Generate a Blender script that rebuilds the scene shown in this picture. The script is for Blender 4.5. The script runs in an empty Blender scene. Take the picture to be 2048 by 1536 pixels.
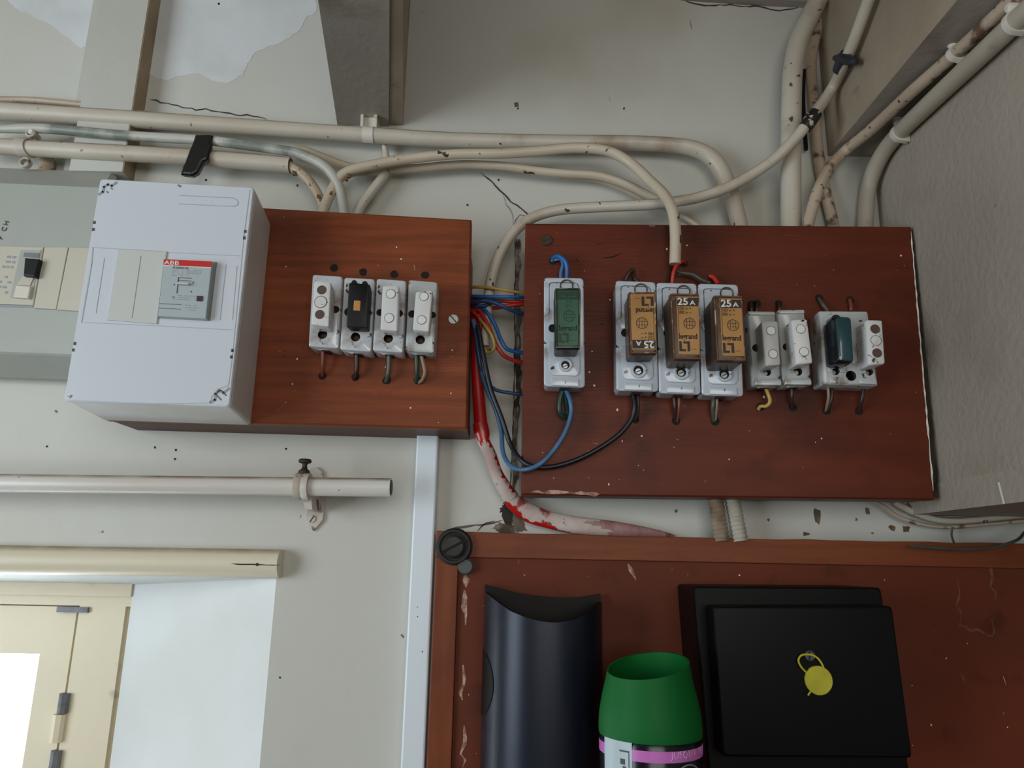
import bpy, bmesh, math, random
from mathutils import Vector, Matrix
random.seed(7)
SC = bpy.context.scene
COL = SC.collection
# ------------------------------------------------------------------ camera
F_PX, DIST, Z0 = 1500.0, 0.80, 1.75
PITCH, ROLL = math.radians(13.4), 0.02
_F = Vector((0, math.cos(PITCH), math.sin(PITCH)))
_R = Vector((1, 0, 0)); _U = Vector((0, -math.sin(PITCH), math.cos(PITCH)))
R2 = math.cos(ROLL) * _R + math.sin(ROLL) * _U
U2 = -math.sin(ROLL) * _R + math.cos(ROLL) * _U
CAM = Vector((0, -DIST, Z0))
cam_data = bpy.data.cameras.new('camera')
cam_data.sensor_width = 36.0
cam_data.lens = 36.0 * F_PX / 2048.0
cam_data.clip_start = 0.01
cam = bpy.data.objects.new('camera', cam_data)
COL.objects.link(cam)
mw = Matrix((R2, U2, -_F)).transposed().to_4x4()
mw.translation = CAM
cam.matrix_world = mw
SC.camera = cam
# ------------------------------------------------------------------ world, light, exposure
world = bpy.data.worlds.new('sky'); SC.world = world
world.use_nodes = True
wb = world.node_tree.nodes['Background']
wb.inputs[0].default_value = (0.80, 0.90, 1.0, 1)
wb.inputs[1].default_value = 8.5
SC.view_settings.view_transform = 'Standard'
SC.view_settings.look = 'None'
SC.view_settings.gamma = 1
SC.view_settings.use_curve_mapping = False
SC.view_settings.exposure = 0.0

def area(name, loc, target, sx, sy, power, col):
    l = bpy.data.lights.new(name, 'AREA')
    l.shape = 'RECTANGLE'; l.size = sx; l.size_y = sy; l.energy = power; l.color = col
    o = bpy.data.objects.new(name, l); COL.objects.link(o)
    o.location = loc
    o.rotation_euler = (Vector(target) - Vector(loc)).to_track_quat('-Z', 'Y').to_euler()
    return o
area('daylight_window_side', (-1.75, -1.35, 1.70), (0.0, 0, 1.95), 1.0, 1.2, 25.0, (0.83, 0.935, 1.0))
area('daylight_room_back', (0.25, -2.60, 2.05), (0.1, 0, 1.9), 1.4, 1.0, 16.5, (1.0, 0.965, 0.905))

# ------------------------------------------------------------------ geometry helpers
def ray(px, py):
    return _F * F_PX + R2 * (px - 1024) + U2 * (768 - py)
def W(px, py, d=0.0):            # point on the plane d metres in front of the wall
    v = ray(px, py); return CAM + v * ((DIST - d) / v.y)
def WZ(px, py, z):               # on a horizontal plane
    v = ray(px, py); return CAM + v * ((z - CAM.z) / v.z)
def WX(px, py, x):               # on a plane parallel to the side wall
    v = ray(px, py); return CAM + v * (x / v.x)
def P(x, z, d): return Vector((x, -d, z))
def px2m(n, d): return n / F_PX * (DIST - d)

ORG = {}
def finish(o, parent, origin, tags):
    ORG[o.name] = origin
    if parent is not None: o.parent = parent
    for k, v in tags.items(): o[k] = v
def link(name, bm, mats, parent=None, smooth=False, **tags):
    me = bpy.data.meshes.new(name)
    bmesh.ops.recalc_face_normals(bm, faces=bm.faces)
    if parent is None:
        vs = [v.co for v in bm.verts]
        lo = Vector((min(v.x for v in vs), min(v.y for v in vs), min(v.z for v in vs)))
        hi = Vector((max(v.x for v in vs), max(v.y for v in vs), max(v.z for v in vs)))
        org = (lo + hi) / 2
    else:
        org = ORG[parent.name]
    bmesh.ops.translate(bm, verts=bm.verts, vec=-org)
    bm.to_mesh(me); bm.free()
    if smooth:
        for p in me.polygons: p.use_smooth = True
        try: me.set_sharp_from_angle(angle=math.radians(40))
        except Exception: pass
    for m in (mats if isinstance(mats, (list, tuple)) else [mats]): me.materials.append(m)
    o = bpy.data.objects.new(name, me); COL.objects.link(o)
    if parent is None: o.location = org
    finish(o, parent, org, tags)
    return o
def thing(name, loc, label, category, group=None):
    o = bpy.data.objects.new(name, None); COL.objects.link(o)
    o.location = loc; o.empty_display_size = 0.02
    finish(o, None, Vector(loc), {'label': label, 'category': category})
    if group: o['group'] = group
    return o

def area2(p): return sum(p[i][0]*p[(i+1) % len(p)][1] - p[(i+1) % len(p)][0]*p[i][1] for i in range(len(p))) / 2
def offs(poly, t):               # inset a polygon [(x,z)] by t
    if abs(t) < 1e-9: return list(poly)
    s = 1 if area2(poly) > 0 else -1
    n = len(poly); out = []
    for i in range(n):
        a, b, c = Vector(poly[i-1]), Vector(poly[i]), Vector(poly[(i+1) % n])
        e1 = (b-a).normalized(); e2 = (c-b).normalized()
        n1 = Vector((-e1.y, e1.x))*s; n2 = Vector((-e2.y, e2.x))*s
        m = n1+n2
        if m.length < 1e-6: m = n1
        m = m.normalized()
        k = t / max(0.3, m.dot(n1))
        out.append((b.x+m.x*k, b.y+m.y*k))
    return out
def rnd(poly, r, n=4):           # round polygon corners
    if r <= 0: return list(poly)
    N = len(poly); out = []
    for i in range(N):
        a, b, c = Vector(poly[i-1]), Vector(poly[i]), Vector(poly[(i+1) % N])
        d1 = (a-b); d2 = (c-b)
        rr = min(r, d1.length*0.49, d2.length*0.49)
        p1 = b+d1.normalized()*rr; p2 = b+d2.normalized()*rr
        for k in range(n+1):
            t = k/n
            q = p1*(1-t)**2 + b*2*t*(1-t) + p2*t*t
            out.append((q.x, q.y))
    return out
def loft(bm, loops, cap0=True, cap1=True, mi=0, close=True):
    vs = [[bm.verts.new(p) for p in lp] for lp in loops]
    n = len(vs[0])
    for a, b in zip(vs[:-1], vs[1:]):
        for i in range(n if close else n-1):
            f = bm.faces.new((a[i], a[(i+1) % n], b[(i+1) % n], b[i])); f.material_index = mi
    if cap0: f = bm.faces.new(vs[0][::-1]); f.material_index = mi
    if cap1: f = bm.faces.new(vs[-1]); f.material_index = mi
    return vs
def slab(bm, poly, steps, r=0.0, mi=0, n=4):   # steps [(d, inset)]
    loft(bm, [[P(x, z, d) for x, z in rnd(offs(poly, ins), max(0, r-ins*0.0), n)] for d, ins in steps], mi=mi)
def bx(bm, poly, d0, d1, bev=0.0, r=0.0, mi=0):
    st = [(d0, 0), (d1, 0)] if bev <= 0 else [(d0, 0), (d1-bev, 0), (d1-bev*0.3, bev*0.3), (d1, bev)]
    slab(bm, poly, st, r, mi)
def circ(c, r, n=20, a0=0.0): return [(c[0]+r*math.cos(a0+2*math.pi*i/n), c[1]+r*math.sin(a0+2*math.pi*i/n)) for i in range(n)]
def cyl(bm, c, r, d0, d1, n=24, bev=0.0, mi=0):
    p = circ(c, r, n)
    loops = [[P(x, z, d0) for x, z in p], [P(x, z, d1-bev) for x, z in p]]
    if bev > 0: loops.append([P(x, z, d1) for x, z in circ(c, r-bev, n)])
    loft(bm, loops, mi=mi)
def ring(bm, c, r1, r0, d0, d1, n=28, mi=0):
    pr = [(r1, d0), (r1, d1-(r1-r0)*0.3), (r1-(r1-r0)*0.3, d1), (r0+(r1-r0)*0.3, d1), (r0, d1-(r1-r0)*0.3), (r0, d0)]
    loft(bm, [[P(x, z, d) for x, z in circ(c, r, n)] for r, d in pr], False, False, mi)
class Q:                          # a tilted rectangle read from four corners, worked in its own plane
    def __init__(s, pts, d, flip=False):
        c = [W(x, y, d) for x, y in pts]
        if flip: c = [c[2], c[3], c[0], c[1]]
        s.c = [Vector((p.x, p.z)) for p in c]; s.d = d
        s.ux = (s.c[1]-s.c[0]).normalized(); s.uz = (s.c[0]-s.c[3]).normalized()
        s.w = (s.c[1]-s.c[0]).length; s.h = (s.c[0]-s.c[3]).length
    def q(s, u, v):
        a = s.c[0].lerp(s.c[1], u); b = s.c[3].lerp(s.c[2], u)
        p = a.lerp(b, v); return (p.x, p.y)
    def rect(s, u0, v0, u1, v1): return [s.q(u0, v0), s.q(u1, v0), s.q(u1, v1), s.q(u0, v1)]
    def poly(s, uv): return [s.q(u, v) for u, v in uv]
    def full(s): return s.rect(0, 0, 1, 1)
def pxpoly(pts, d): return [(p.x, p.z) for p in (W(x, y, d) for x, y in pts)]
def c2(px, py, d): p = W(px, py, d); return (p.x, p.z)

def catmull(pts, per):
    out = []
    n = len(pts)
    for i in range(n-1):
        p0 = pts[max(i-1, 0)]; p1 = pts[i]; p2 = pts[i+1]; p3 = pts[min(i+2, n-1)]
        for k in range(per):
            t = k/per
            out.append([0.5*((2*b)+(-a+c)*t+(2*a-5*b+4*c-d)*t*t+(-a+3*b-3*c+d)*t**3) for a, b, c, d in zip(p0, p1, p2, p3)])
    out.append(list(pts[-1]))
    return out
def tube(bm, pts, r, n=12, per=8, mi=0, flat=1.0, caps=True, fmat=None):
    # pts: Vectors; r: float or list
    rs = r if isinstance(r, (list, tuple)) else [r]*len(pts)
    smp = catmull([[p.x, p.y, p.z, q] for p, q in zip(pts, rs)], per)
    C_ = [Vector(s[:3]) for s in smp]
    T = [(C_[min(i+1, len(C_)-1)]-C_[max(i-1, 0)]).normalized() for i in range(len(C_))]
    up = Vector((0, -1, 0))
    if abs(T[0].dot(up)) > 0.95: up = Vector((0, 0, 1))
    nrm = (up-T[0]*up.dot(T[0])).normalized()
    loops = []
    for c, t, s in zip(C_, T, smp):
        nrm = (nrm-t*nrm.dot(t)).normalized(); b = t.cross(nrm)
        loops.append([c+(nrm*math.cos(2*math.pi*k/n)*flat+b*math.sin(2*math.pi*k/n))*s[3] for k in range(n)])
    f0 = len(bm.faces)
    loft(bm, loops, caps, caps, mi)
    if fmat:
        bm.faces.ensure_lookup_table()
        for i in range(len(loops)-1):
            for k in range(n): bm.faces[f0+i*n+k].material_index = fmat(i/(len(loops)-1), k/n)
def wp(lst, d=None):              # [(px,py,d)] or [(px,py)] with d
    return [W(a[0], a[1], a[2] if len(a) > 2 else d) for a in lst]
def text(s, origin, ux, uz, size, d, bold=0.0, ext=0.0001, sx=1.0):
    cu = bpy.data.curves.new('t', 'FONT'); cu.body = s; cu.size = 1.0; cu.offset = bold; cu.extrude = 0.0
    cu.resolution_u = 3
    o = bpy.data.objects.new('t', cu); COL.objects.link(o)
    bpy.context.view_layer.update()
    me = bpy.data.meshes.new_from_object(o.evaluated_get(bpy.context.evaluated_depsgraph_get()))
    bpy.data.objects.remove(o)
    bm = bmesh.new(); bm.from_mesh(me); bpy.data.meshes.remove(me)
    o2 = Vector(origin)
    for v in bm.verts:
        q = o2+ux*(v.co.x*size*sx)+uz*(v.co.y*size); v.co = P(q.x, q.y, d)
    r = bmesh.ops.extrude_face_region(bm, geom=bm.faces[:])
    for v in [g for g in r['geom'] if isinstance(g, bmesh.types.BMVert)]: v.co.y += 0.0003
    return bm
def merge(dst, src):
    me = bpy.data.meshes.new('m'); src.to_mesh(me); src.free(); dst.from_mesh(me); bpy.data.meshes.remove(me)
def specks(bm, quad, n, rmin, rmax, d, mi, seed=1, u=(0.02, 0.98), v=(0.02, 0.98)):
    rg = random.Random(seed)
    for _ in range(n):
        c = quad.q(rg.uniform(*u), rg.uniform(*v)); r = rmin+(rmax-rmin)*rg.random()**3
        k = rg.randint(5, 8); a0 = rg.random()*6; e = rg.uniform(.6, 1)
        pl = [(c[0]+r*e*rg.uniform(.6, 1.1)*math.cos(a0+6.283*i/k), c[1]+r*rg.uniform(.6, 1.1)*math.sin(a0+6.283*i/k)) for i in range(k)]
        loft(bm, [[P(x, z, d-0.0002) for x, z in pl], [P(x, z, d+0.0001) for x, z in pl]], mi=mi)
def streak(bm, pts, wd, d, mi, seed=3, jit=0.5):    # jagged thin crack or mark through 2D points
    rg = random.Random(seed); pp = [pts[0]]
    for a, b in zip(pts[:-1], pts[1:]):
        k = max(1, int((Vector(b)-Vector(a)).length/0.006))
        for i in range(1, k+1):
            t = i/k; j = 0.0012*jit if i < k else 0
            pp.append((a[0]+(b[0]-a[0])*t+rg.uniform(-j, j), a[1]+(b[1]-a[1])*t+rg.uniform(-j, j)))
    L, Rr = [], []
    for i, p in enumerate(pp):
        t = (Vector(pp[min(i+1, len(pp)-1)])-Vector(pp[max(0, i-1)])).normalized()
        w = wd*rg.uniform(.4, 1.3)*(0.25 if i in (0, len(pp)-1) else 1)/2
        L.append((p[0]-t.y*w, p[1]+t.x*w)); Rr.append((p[0]+t.y*w, p[1]-t.x*w))
    a = [bm.verts.new(P(x, z, d)) for x, z in L]; b = [bm.verts.new(P(x, z, d)) for x, z in Rr]
    for i in range(len(a)-1):
        f = bm.faces.new((a[i], a[i+1], b[i+1], b[i])); f.material_index = mi
def rag(pts, amp, seed=1, sub=6): # ragged outline
    rg = random.Random(seed); out = []
    for i, a in enumerate(pts):
        b = pts[(i+1) % len(pts)]
        for k in range(sub):
            t = k/sub; out.append((a[0]+(b[0]-a[0])*t+rg.uniform(-amp, amp), a[1]+(b[1]-a[1])*t+rg.uniform(-amp, amp)))
    return out
def holes(o, cutters, mat):       # drill round holes into a finished mesh
    bm = bmesh.new()
    org = ORG[o.name]
    for c, r, d0, d1 in cutters: cyl(bm, c, r, d0, d1, 20)
    bmesh.ops.recalc_face_normals(bm, faces=bm.faces)
    bmesh.ops.translate(bm, verts=bm.verts, vec=-org)
    me = bpy.data.meshes.new('c'); bm.to_mesh(me); bm.free()
    me.materials.append(mat)
    co = bpy.data.objects.new('c', me); COL.objects.link(co); co.location = o.matrix_world.translation if o.parent is None else (0, 0, 0)
    par = o.parent; o.parent = None; loc = o.location.copy(); o.location = (0, 0, 0); co.location = (0, 0, 0)
    m = o.modifiers.new('b', 'BOOLEAN'); m.operation = 'DIFFERENCE'; m.solver = 'EXACT'; m.use_self = True; m.object = co
    try: m.material_mode = 'TRANSFER'
    except Exception: pass
    bpy.context.view_layer.update()
    new = bpy.data.meshes.new_from_object(o.evaluated_get(bpy.context.evaluated_depsgraph_get()))
    o.modifiers.clear(); o.data = new
    o.parent = par; o.location = loc
    bpy.data.objects.remove(co)

# ------------------------------------------------------------------ materials
def lin(c): return tuple(((v/255)/12.92 if v/255 <= 0.04045 else ((v/255+0.055)/1.055)**2.4) for v in c)+(1,)
def mat(name, col, rough=0.5, metal=0.0, spec=0.5, col2=None, sc2=6.0, str2=(1, 1, 1), thr2=(0.35, 0.7), dirt=None, dsc=25.0, dthr=(0.6, 0.66),
        dstr=(1, 1, 1), dust=None, dust_a=(0.5, 0.95), bump=0.0, bsc=80.0, bstr=(1, 1, 1), coat=0.0, trans=0.0, alpha=1.0, det=6.0, dirt2=None, d2sc=90.0, d2thr=(0.68, 0.72)):
    m = bpy.data.materials.new(name); m.use_nodes = True
    nt = m.node_tree; N = nt.nodes; L = nt.links
    b = N['Principled BSDF']
    b.inputs['Roughness'].default_value = rough; b.inputs['Metallic'].default_value = metal
    b.inputs['Specular IOR Level'].default_value = spec; b.inputs['Coat Weight'].default_value = coat
    b.inputs['Transmission Weight'].default_value = trans
    b.inputs['Alpha'].default_value = alpha
    tc = N.new('ShaderNodeTexCoord')
    def noise(scale, stretch, seed):
        mp = N.new('ShaderNodeMapping'); mp.inputs['Scale'].default_value = stretch; mp.inputs['Location'].default_value = (seed, seed*1.7, seed*.6)
        nz = N.new('ShaderNodeTexNoise'); nz.inputs['Scale'].default_value = scale; nz.inputs['Detail'].default_value = det
        L.new(tc.outputs['Object'], mp.inputs[0]); L.new(mp.outputs[0], nz.inputs['Vector'])
        return nz.outputs['Fac']
    def mr(fac, lo, hi, top=1.0):
        r = N.new('ShaderNodeMapRange'); r.inputs[1].default_value = lo; r.inputs[2].default_value = hi; r.inputs[4].default_value = top
        L.new(fac, r.inputs[0]); return r.outputs[0]
    cur = N.new('ShaderNodeRGB'); cur.outputs[0].default_value = lin(col); cur = cur.outputs[0]
    def mix(cur, c, fac):
        x = N.new('ShaderNodeMix'); x.data_type = 'RGBA'
        L.new(cur, x.inputs[6]); x.inputs[7].default_value = lin(c); L.new(fac, x.inputs[0]); return x.outputs[2]
    if col2: cur = mix(cur, col2, mr(noise(sc2, str2, 1.3), *thr2))
    if dirt: cur = mix(cur, dirt, mr(noise(dsc, dstr, 5.1), *dthr))
    if dirt2: cur = mix(cur, dirt2, mr(noise(d2sc, (1, 1, 1), 9.4), *d2thr))
    if dust:
        g = N.new('ShaderNodeNewGeometry'); sp = N.new('ShaderNodeSeparateXYZ'); L.new(g.outputs['Normal'], sp.inputs[0])
        mu = N.new('ShaderNodeMath'); mu.operation = 'MULTIPLY'
        L.new(mr(sp.outputs['Z'], dust_a[0], dust_a[1]), mu.inputs[0]); L.new(mr(noise(30, (1, 1, 1), 2.2), 0.2, 0.55), mu.inputs[1])
        cur = mix(cur, dust, mu.outputs[0])
    L.new(cur, b.inputs['Base Color'])
    if bump > 0:
        bp = N.new('ShaderNodeBump'); bp.inputs['Strength'].default_value = bump; bp.inputs['Distance'].default_value = 0.002
        L.new(noise(bsc, bstr, 3.3), bp.inputs['Height']); L.new(bp.outputs[0], b.inputs['Normal'])
    return m
WALLC = (203, 203, 196)
M = {}
M['wall'] = mat('wall_paint', WALLC, 0.45, spec=0.35, col2=(196, 194, 184), sc2=3.0, dirt=(172, 162, 144), dsc=2.3, dthr=(0.60, 0.85), dirt2=(110, 100, 88), d2sc=70, d2thr=(0.755, 0.78), bump=0.25, bsc=45)
M['patch'] = mat('pale_paint_patch', (214, 217, 218), 0.45, col2=(198, 200, 200), sc2=14, thr2=(.45, .75), bump=0.3, bsc=60)
M['reveal'] = mat('reveal_paint', (226, 230, 232), 0.6, col2=(214, 216, 212), sc2=5, bump=0.4, bsc=25)
M['wall_grey'] = mat('grey_rough_paint', (172, 161, 147), 0.55, col2=(158, 147, 134), sc2=5, dirt=(138, 122, 102), dsc=4, dthr=(.58, .8), dirt2=(95, 88, 78), d2sc=60, d2thr=(.74, .77), bump=0.7, bsc=130)
M['beam'] = mat('grey_beam_paint', (168, 160, 151), 0.55, col2=(154, 146, 138), sc2=6, dirt=(120, 108, 92), dsc=8, dthr=(.6, .75), dirt2=(70, 60, 52), d2sc=55, d2thr=(.73, .75), bump=0.3, bsc=100)
M['beam_brown'] = mat('stained_beam_paint', (168, 152, 132), 0.5, col2=(148, 132, 113), sc2=7, dirt=(98, 80, 62), dsc=12, dthr=(.62, .72), bump=0.3, bsc=90)
M['ceil'] = mat('ceiling_paint', (150, 142, 130), 0.7, col2=(120, 112, 102), bump=.3)
M['room'] = mat('room_paint', (150, 148, 142), 0.8)
M['floor'] = mat('floor_tile', (120, 105, 90), 0.6, col2=(95, 84, 72))
M['batten'] = mat('batten_paint', (194, 195, 188), 0.45, col2=(184, 182, 172), sc2=4, dirt=(160, 146, 124), dsc=6, dthr=(.62, .8), bump=.2)
M['batten_edge'] = mat('bare_batten_edge', (166, 148, 120), 0.6, col2=(140, 120, 94), sc2=20, dirt=(92, 70, 50), dsc=15, dthr=(.6, .7))
M['crack'] = mat('crack_shadow', (52, 44, 38), 0.9)
M['crackw'] = mat('broken_filler', (150, 142, 130), 0.9, col2=(84, 74, 64), sc2=60, thr2=(.42, .58), bump=1, bsc=150)
M['grime'] = mat('grime', (88, 76, 62), 0.9, col2=(120, 108, 92), sc2=80)
M['smudge'] = mat('brown_grime', (86, 60, 38), 0.9, col2=(130, 100, 70), sc2=120)
def conduit(name, a, b, **k):
    return mat(name, a, 0.42, col2=b, sc2=9, dust=(126, 98, 70), dust_a=(0.45, 0.9), bump=0.15, bsc=60, **k)
M['conduit'] = conduit('cream_conduit', (200, 192, 178), (186, 174, 156), dirt=(150, 128, 104), dsc=16, dthr=(.6, .8), dirt2=(80, 62, 48), d2sc=110, d2thr=(.67, .70))
M['conduit_grey'] = conduit('grey_green_conduit', (196, 194, 184), (176, 176, 166), dirt=(126, 132, 124), dsc=14, dthr=(.54, .62))
M['cable'] = conduit('painted_cable', (205, 192, 172), (184, 168, 146), dirt2=(60, 48, 38), d2sc=75, d2thr=(.66, .69))
M['cable_clean'] = conduit('painted_cable_light', (204, 196, 182), (190, 180, 162), dirt=(158, 138, 114), dsc=18, dthr=(.6, .8), dirt2=(80, 66, 52), d2sc=110, d2thr=(.68, .70))
M['cable_dirty'] = conduit('dirty_painted_cable', (196, 178, 158), (166, 144, 122), dirt=(104, 80, 60), dsc=60, dthr=(.56, .66), dirt2=(48, 36, 28), d2sc=120, d2thr=(.66, .69))
M['pole'] = mat('pole_paint', (216, 212, 206), 0.3, spec=.6, col2=(204, 196, 186), sc2=5, dust=(140, 108, 74), dust_a=(.55, .95), dirt2=(96, 72, 48), d2sc=100, d2thr=(.72, .74))
M['bracket'] = mat('bracket_paint', (198, 192, 182), 0.45, col2=(186, 172, 158), sc2=40, dirt=(98, 66, 42), dsc=70, dthr=(.6, .68))
M['rust'] = mat('rusty_iron', (72, 56, 44), 0.6, metal=.3, col2=(48, 38, 30), sc2=60)
M['cream'] = mat('cream_gloss_wood', (222, 212, 188), 0.4, col2=(210, 198, 170), sc2=3, str2=(.3, 1, 1), dirt=(176, 150, 118), dsc=14, dthr=(.64, .76), dust=(150, 126, 92), dust_a=(.6, 1))
M['winframe'] = mat('window_frame_paint', (232, 220, 192), 0.45, col2=(224, 212, 186), dirt=(180, 172, 156), dsc=20, dthr=(.66, .74))
M['hinge'] = mat('hinge_iron', (120, 122, 126), 0.5, metal=.4, col2=(90, 90, 94), sc2=60)
def wood(name, a, b, dk, st=(1, 8, 14), sc=9, rough=.45, **k):
    return mat(name, a, rough, spec=.22, col2=b, sc2=sc, str2=st, thr2=(.3, .72), dirt=dk, dsc=7, dthr=(.54, .78), bump=.12, bsc=60, bstr=st, **k)
M['wood_l'] = wood('varnished_wood_orange', (138, 70, 38), (110, 54, 30), (80, 38, 24), d2sc=20, dirt2=(112, 54, 30), d2thr=(.62, .76))
M['wood_edge'] = wood('varnished_wood_edge', (98, 52, 32), (76, 40, 26), (56, 30, 20))
M['wood_r'] = wood('varnished_wood_red', (106, 46, 26), (86, 36, 21), (54, 23, 16), st=(1, 5, 7), sc=6, dirt2=(70, 32, 22), d2sc=14, d2thr=(.62, .78))
M['wood_frame'] = wood('frame_wood', (130, 68, 38), (112, 56, 32), (90, 44, 26))
M['wood_framev'] = wood('frame_wood_upright', (130, 68, 38), (112, 56, 32), (90, 44, 26), st=(14, 8, 1))
M['panel'] = mat('hardboard_panel', (110, 50, 30), 0.6, spec=.2, col2=(92, 46, 30), sc2=7, dirt=(118, 70, 52), dsc=5, dthr=(.6, .8), dirt2=(84, 38, 24), d2sc=30, d2thr=(.60, .76))
M['scuff'] = mat('white_scuff', (190, 160, 146), 0.8, col2=(130, 84, 66), sc2=160, thr2=(.4, .6))
M['haze'] = mat('dusty_scuff', (124, 78, 62), 0.8, col2=(106, 58, 42), sc2=120, thr2=(.4, .6))
M['fleck'] = mat('paint_fleck', (232, 226, 212), 0.6)
M['abb'] = mat('white_plastic', (206, 211, 219), 0.35, spec=.4)
M['abb2'] = mat('cream_blank_plastic', (198, 200, 196), 0.4)
M['abb_side'] = mat('white_plastic_side', (218, 216, 214), 0.4, col2=(200, 194, 186), sc2=8, dirt2=(100, 84, 66), d2sc=50, d2thr=(.75, .77))
M['groove'] = mat('groove_grey', (150, 154, 160), 0.6)
M['breaker'] = mat('breaker_grey', (172, 182, 186), 0.4)
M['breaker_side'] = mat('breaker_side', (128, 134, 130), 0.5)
M['red'] = mat('red_band', (196, 40, 36), 0.4)
M['ink_grey'] = mat('grey_print', (118, 124, 128), 0.6)
M['white_ink'] = mat('white_print', (232, 220, 214), 0.5)
M['black'] = mat('black_plastic', (13, 13, 16), 0.42, spec=.3)
M['darkwin'] = mat('test_button', (70, 50, 68), 0.3)
M['beige'] = mat('grey_green_plastic', (172, 176, 170), 0.45, col2=(164, 166, 158), sc2=3, dirt=(140, 144, 138), dsc=4, dthr=(.62, .85))
M['beige_dk'] = mat('grey_green_plastic_lower', (166, 168, 164), 0.5, col2=(158, 160, 156))
M['ivory'] = mat('ivory_plastic', (198, 194, 178), 0.4, col2=(192, 186, 170))
M['ivory_lt'] = mat('pale_switch', (214, 208, 194), 0.4)
M['pencil'] = mat('pencil', (80, 82, 84), 0.8)
M['ceramic'] = mat('glazed_porcelain', (206, 210, 216), 0.16, spec=.6, col2=(196, 198, 202), sc2=30, dirt=(138, 116, 98), dsc=42, dthr=(.55, .72), dirt2=(78, 54, 38), d2sc=100, d2thr=(.63, .67), coat=.3)
M['ceramic2'] = mat('glazed_grey_porcelain', (190, 198, 208), 0.2, spec=.6, dirt=(130, 114, 100), dsc=45, dthr=(.60, .76), dirt2=(60, 46, 36), d2sc=130, d2thr=(.66, .69), coat=.3)
M['ceramic3'] = mat('glazed_pale_porcelain', (186, 190, 190), 0.22, spec=.6, dirt=(128, 108, 90), dsc=46, dthr=(.55, .72), dirt2=(60, 44, 34), d2sc=110, d2thr=(.63, .67))
M['plug'] = mat('worn_white_plug', (212, 212, 212), 0.3, spec=.5, dirt=(146, 126, 108), dsc=60, dthr=(.58, .72), dirt2=(50, 38, 30), d2sc=130, d2thr=(.64, .67))
M['plug_disc'] = mat('plug_disc', (226, 226, 224), 0.35)
M['plug_hole'] = mat('plug_hole', (88, 66, 56), 0.7)
M['dark'] = mat('dark_hole', (26, 18, 15), 0.9)
M['holein'] = mat('hole_inside', (54, 40, 34), 0.8)
M['seam'] = mat('dirty_seam', (66, 44, 32), 0.9, col2=(120, 100, 84), sc2=160)
M['brass'] = mat('brass_clip', (196, 142, 78), 0.35, metal=.3)
M['steel'] = mat('screw_steel', (196, 200, 200), 0.35, metal=.5)
M['amber_side'] = mat('dirty_amber_housing', (84, 58, 36), 0.4, spec=.3, col2=(52, 36, 26), sc2=60, dirt=(130, 112, 92), dsc=80, dthr=(.62, .74), coat=.1)
M['amber_rim'] = mat('scratched_amber_rim', (112, 82, 54), 0.35, col2=(82, 60, 40), sc2=90, dirt=(190, 172, 150), dsc=110, dthr=(.56, .66), coat=.2)
M['amber'] = mat('amber_label', (182, 132, 68), 0.3, col2=(156, 110, 56), sc2=30, dirt=(120, 84, 46), dsc=50, dthr=(.64, .75), coat=.4)
M['ink'] = mat('brown_black_print', (38, 28, 22), 0.5)
M['green_side'] = mat('green_housing', (30, 36, 28), 0.4, spec=.3, col2=(18, 20, 17), sc2=60, coat=.1)
M['green_rim'] = mat('green_housing_rim', (112, 124, 104), 0.3, col2=(50, 58, 46), sc2=80, thr2=(.4, .6), coat=.4)
M['green_lab'] = mat('green_label', (34, 92, 66), 0.3, col2=(28, 78, 54), sc2=40, coat=.4)
M['green_ink'] = mat('dark_green_print', (18, 52, 40), 0.5)
M['teal'] = mat('teal_glass', (10, 66, 74), 0.12, col2=(8, 50, 58), sc2=30, coat=.6)
M['teal_dk'] = mat('teal_glass_side', (10, 24, 30), 0.2, coat=.4)
def wire(name, c, c2_=None, **k): return mat(name, c, 0.35, col2=c2_ or tuple(int(v*.8) for v in c), sc2=60, **k)
M['w_blue'] = wire('blue_insulation', (36, 104, 178))
M['w_dblue'] = wire('dark_blue_insulation', (38, 72, 116))
M['w_lblue'] = wire('dusty_blue_insulation', (70, 116, 158), (60, 96, 126))
M['w_red'] = wire('red_insulation', (196, 50, 42))
M['w_yel'] = wire('yellow_insulation', (190, 158, 78))
M['w_blk'] = wire('black_insulation', (24, 28, 40))
M['w_brn'] = wire('dark_brown_insulation', (56, 38, 32))
M['w_rust'] = wire('rust_brown_insulation', (128, 68, 50), (100, 52, 38))
M['w_grn'] = wire('grey_green_insulation', (78, 84, 74), (58, 60, 52))
M['w_dgrn'] = wire('dark_green_insulation', (26, 68, 58))
M['w_tan'] = wire('tan_insulation', (140, 126, 108), (110, 96, 80))
M['redtube'] = mat('red_sleeve', (190, 28, 26), 0.3, col2=(170, 22, 22), sc2=20, coat=.3)
M['redpaint'] = mat('white_painted_sleeve', (202, 190, 180), 0.6, col2=(186, 150, 146), sc2=26, thr2=(.4, .7), dirt=(150, 60, 56), dsc=50, dthr=(.6, .66), dirt2=(110, 70, 64), d2sc=90, d2thr=(.66, .7), bump=.5, bsc=120)
M['redpaint2'] = mat('pink_stained_sleeve', (176, 140, 134), 0.6, col2=(140, 84, 84), sc2=40, dirt=(110, 50, 52), dsc=60, dthr=(.56, .66), bump=.5, bsc=120)
M['trunk'] = mat('white_trunking', (222, 232, 240), 0.35)
M['tape'] = mat('black_tape', (22, 20, 20), 0.35, bump=.3, bsc=60)
M['tape2'] = mat('blue_black_tape', (44, 52, 62), 0.45, col2=(26, 28, 32), sc2=60, bump=.6, bsc=120)
M['clip'] = mat('white_nail_clip', (216, 210, 198), 0.4, dirt=(150, 128, 108), dsc=60, dthr=(.66, .74))
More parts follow.
